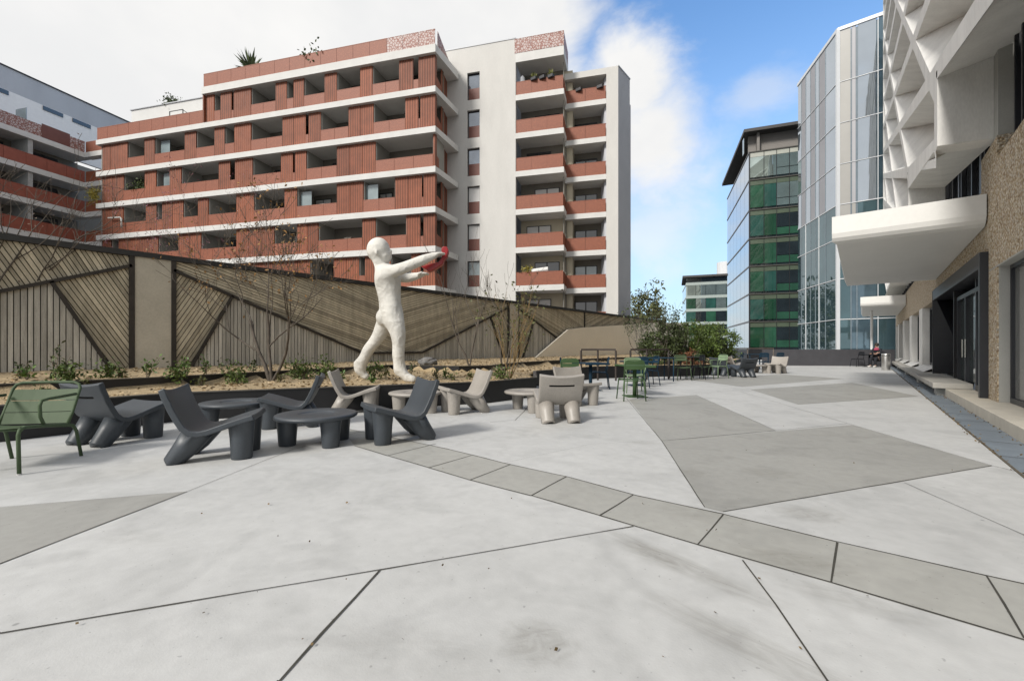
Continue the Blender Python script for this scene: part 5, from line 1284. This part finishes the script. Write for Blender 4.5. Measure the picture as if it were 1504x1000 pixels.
PL=[(40,558,2,.26,'twig','low bright green plant by the fence near the left edge'),(28,556,2,.3,'dark','dark leafy plant by the fence at the far left'),(84,560,2,.62,'dark','tall dark-leaved young plant above the green armchair'),(100,561,2,.25,'bush','low green plant right of the tall dark-leaved one'),(63,569,2,.16,'yellow','small yellowish plant behind the green armchair'),(127,561,2,.2,'yellow','yellow-green plant behind the black chair, left one'),(160,557,2,.2,'bush','small bushy plant before the concrete pillar, left one'),(178,556,2,.17,'yellow','pale sprig at the foot of the concrete pillar'),(216,567,1,.42,'twig','upright fresh green sprig before the concrete pillar'),(258,566,1,.2,'bush','low fresh plant in the front bed right of the pillar'),(275,563,1,.36,'twig','thin tall sprig in the front bed right of the pillar'),(303,561,1,.36,'twig','thin sprig above the nearest charcoal chair'),(296,565,1,.14,'yellow','tiny yellow-green plant above the nearest charcoal chair'),(333,561,1,.52,'dark','dark leafy young plant left of the bare tree'),(345,562,1,.3,'bush','green plant beside the dark leafy one'),(372,558,1,.34,'dark','dark twiggy plant just left of the bare tree'),(412,560,1,.18,'yellow','low grassy plant at the foot of the bare tree'),(432,556,1,.42,'bush','leafy green bush right of the bare tree, left one'),(446,556,1,.36,'bush','leafy green bush right of the bare tree, middle one'),(478,556,1,.44,'bush','leafy green bush right of the bare tree, right one'),(500,559,1,.2,'twig','small sprig left of the statue rear foot'),(549,556,1,.4,'bush','green bush behind the statue rear foot'),(545,561,1,.13,'twig','tiny sprig before the statue rear foot'),(603,551,1,.5,'dark','dark twiggy bush behind the statue front leg'),(640,556,1,.2,'yellow','low plant right of the statue front foot, left one'),(655,555,1,.22,'twig','low plant right of the statue front foot, middle one'),(664,557,1,.18,'yellow','low plant right of the statue front foot, right one'),(690,556,1,.14,'yellow','small tuft in the straw bed behind the taupe chair'),(735,556,1,.2,'bush','low green tuft left of the ochre shrub'),(567,557,1,.3,'yellow','brownish sprig between the statue feet')]
for i,(px,py,t,h,k,lab) in enumerate(PL): plant(px,py,t,h,k,lab,100+i)
# grey boulder
p=gp(629,536.5,.57); bm=bmesh.new(); bmesh.ops.create_icosphere(bm,subdivisions=4,radius=1)
for v in bm.verts:
    n=mnoise.noise(v.co*1.7)*.25+mnoise.noise(v.co*5)*.08; v.co*=(1+n); v.co=Vector((v.co.x*.27,v.co.y*.31,v.co.z*.17))
me=bpy.data.meshes.new('boulder'); bm.to_mesh(me); bm.free(); me.materials.append(mat('boulder_stone',(.16,.155,.15),rough=.9,var=.35,scale=5,bump=.6)); o=bpy.data.objects.new('boulder',me); COL.objects.link(o); o.location=(p.x,p.y,soilz(p.x,p.y)+.10); tag(o,'grey boulder in the upper planter right of the statue legs','rock')
# ================================================================= light, sky, camera
def sunvec(X,d,z): return (W(X,d,z)-W(0,0,0)).normalized()
SV=sunvec(-.68,-.71,.74)
sl=bpy.data.lights.new('sun','SUN'); sl.energy=SUN_E; sl.angle=rad(12); sl.color=(1,.955,.89)
so=bpy.data.objects.new('sun',sl); COL.objects.link(so); so.rotation_euler=SV.to_track_quat('Z','Y').to_euler(); so.location=(-20,-20,60)
w=bpy.data.worlds.new('World'); sc.world=w; w.use_nodes=True; nt=w.node_tree; N=nt.nodes; L=nt.links
bg=N['Background']; bg.inputs['Strength'].default_value=.10
sky=N.new('ShaderNodeTexSky'); sky.sky_type='NISHITA'; sky.sun_disc=False; sky.sun_elevation=math.asin(SV.z); sky.sun_rotation=math.atan2(SV.x,SV.y); sky.air_density=1.0; sky.dust_density=.6; sky.ozone_density=2.2
tc=N.new('ShaderNodeTexCoord')
def dotn(v):
    n=N.new('ShaderNodeVectorMath'); n.operation='DOT_PRODUCT'; n.inputs[1].default_value=v; L.new(tc.outputs['Generated'],n.inputs[0]); return n.outputs['Value']
def mth(op,a,b=None,c=None):
    n=N.new('ShaderNodeMath'); n.operation=op
    for i,x in enumerate((a,b,c)):
        if x is None: continue
        if hasattr(x,'default_value') or not isinstance(x,(int,float)): L.new(x,n.inputs[i])
        else: n.inputs[i].default_value=x
    return n.outputs[0]
def sstep(v,a,b,o0=0,o1=1):
    n=N.new('ShaderNodeMapRange'); n.interpolation_type='SMOOTHSTEP'; n.inputs[1].default_value=a; n.inputs[2].default_value=b; n.inputs[3].default_value=o0; n.inputs[4].default_value=o1; L.new(v,n.inputs[0]); return n.outputs[0]
rx=dotn(XR_); fx=dotn(XD); zz=dotn((0,0,1))
az=mth('ARCTAN2',rx,fx)
def noi(scale,det=7,dist=0,off=(0,0,0),rough=.6):
    mp=N.new('ShaderNodeMapping'); mp.inputs['Location'].default_value=off; mp.inputs['Scale'].default_value=(1,1,1.5); L.new(tc.outputs['Generated'],mp.inputs[0])
    n=N.new('ShaderNodeTexNoise'); n.inputs['Scale'].default_value=scale; n.inputs['Detail'].default_value=det; n.inputs['Distortion'].default_value=dist; n.inputs['Roughness'].default_value=rough; L.new(mp.outputs[0],n.inputs[0]); return n.outputs[0]
n1=noi(3.2,8,.3); n2=noi(7,8,.2,(3,1,2)); n3=noi(2.0,5,0,(9,4,1))
# broad overcast to the left, breaking up to the right
e=mth('MULTIPLY_ADD',n1,.55,-.275); az2=mth('ADD',az,e)
left=sstep(az2,.27,.06)
left=mth('MULTIPLY',left,sstep(az,-2.9,-2.2))
# cumulus right of the white tower
def blobm(px,py,r,amp,nsrc,sy=1.0):
    d=(W((px-752)/F,1,(510-py)/F)-W(0,0,0)).normalized()
    n=N.new('ShaderNodeVectorMath'); n.operation='SUBTRACT'; n.inputs[1].default_value=d; L.new(tc.outputs['Generated'],n.inputs[0])
    s=N.new('ShaderNodeVectorMath'); s.operation='MULTIPLY'; s.inputs[1].default_value=(1,1,1/sy); L.new(n.outputs[0],s.inputs[0])
    l=N.new('ShaderNodeVectorMath'); l.operation='LENGTH'; L.new(s.outputs[0],l.inputs[0])
    return sstep(mth('ADD',l.outputs['Value'],mth('MULTIPLY_ADD',nsrc,amp,-amp/2)),r*1.1,r*.15)
c1=blobm(952,215,.155,.20,n2,1.15); c2=blobm(930,120,.12,.22,n2); c3=mth('MULTIPLY',blobm(1115,135,.085,.3,n1,.6),.42); c4=mth('MULTIPLY',blobm(955,345,.12,.2,n2),.55)
back=mth('MULTIPLY',sstep(n3,.24,.42),sstep(mth('ABSOLUTE',az),1.2,1.9))  # unseen cloud behind the camera, thickened for whiter ambient light and reflections
m_=left
for c in (c1,c2,c3,c4,back): m_=mth('MAXIMUM',m_,c)
# cloud brightness varies softly
cr=N.new('ShaderNodeMix'); cr.data_type='RGBA'; L.new(sstep(n3,.35,.7),cr.inputs[0]); cr.inputs[6].default_value=(5.1,5.12,5.14,1); cr.inputs[7].default_value=(5.75,5.7,5.6,1)
hs=N.new('ShaderNodeMix'); hs.data_type='RGBA'; hs.blend_type='MULTIPLY'; hs.inputs[0].default_value=1; L.new(sky.outputs[0],hs.inputs[6]); hs.inputs[7].default_value=SKYTINT
hz=N.new('ShaderNodeMix'); hz.data_type='RGBA'; L.new(sstep(zz,.62,.0,0,.8),hz.inputs[0]); L.new(hs.outputs[2],hz.inputs[6]); hz.inputs[7].default_value=(3.5,4.3,5.1,1)
mx=N.new('ShaderNodeMix'); mx.data_type='RGBA'; L.new(m_,mx.inputs[0]); L.new(hz.outputs[2],mx.inputs[6]); L.new(cr.outputs[2],mx.inputs[7])
L.new(mx.outputs[2],bg.inputs['Color'])
cam=bpy.data.cameras.new('camera'); co=bpy.data.objects.new('camera',cam); COL.objects.link(co); sc.camera=co
co.location=(0,0,HC); co.rotation_euler=(rad(90),0,TH); cam.sensor_width=36; cam.lens=36*F/1504; cam.shift_y=10/1504; cam.clip_end=3000; cam.clip_start=.05
sc.view_settings.view_transform='Standard'; sc.view_settings.look='None'; sc.view_settings.exposure=EXPO; sc.view_settings.gamma=1
sc.cycles.max_bounces=6; sc.cycles.diffuse_bounces=3; sc.cycles.glossy_bounces=3
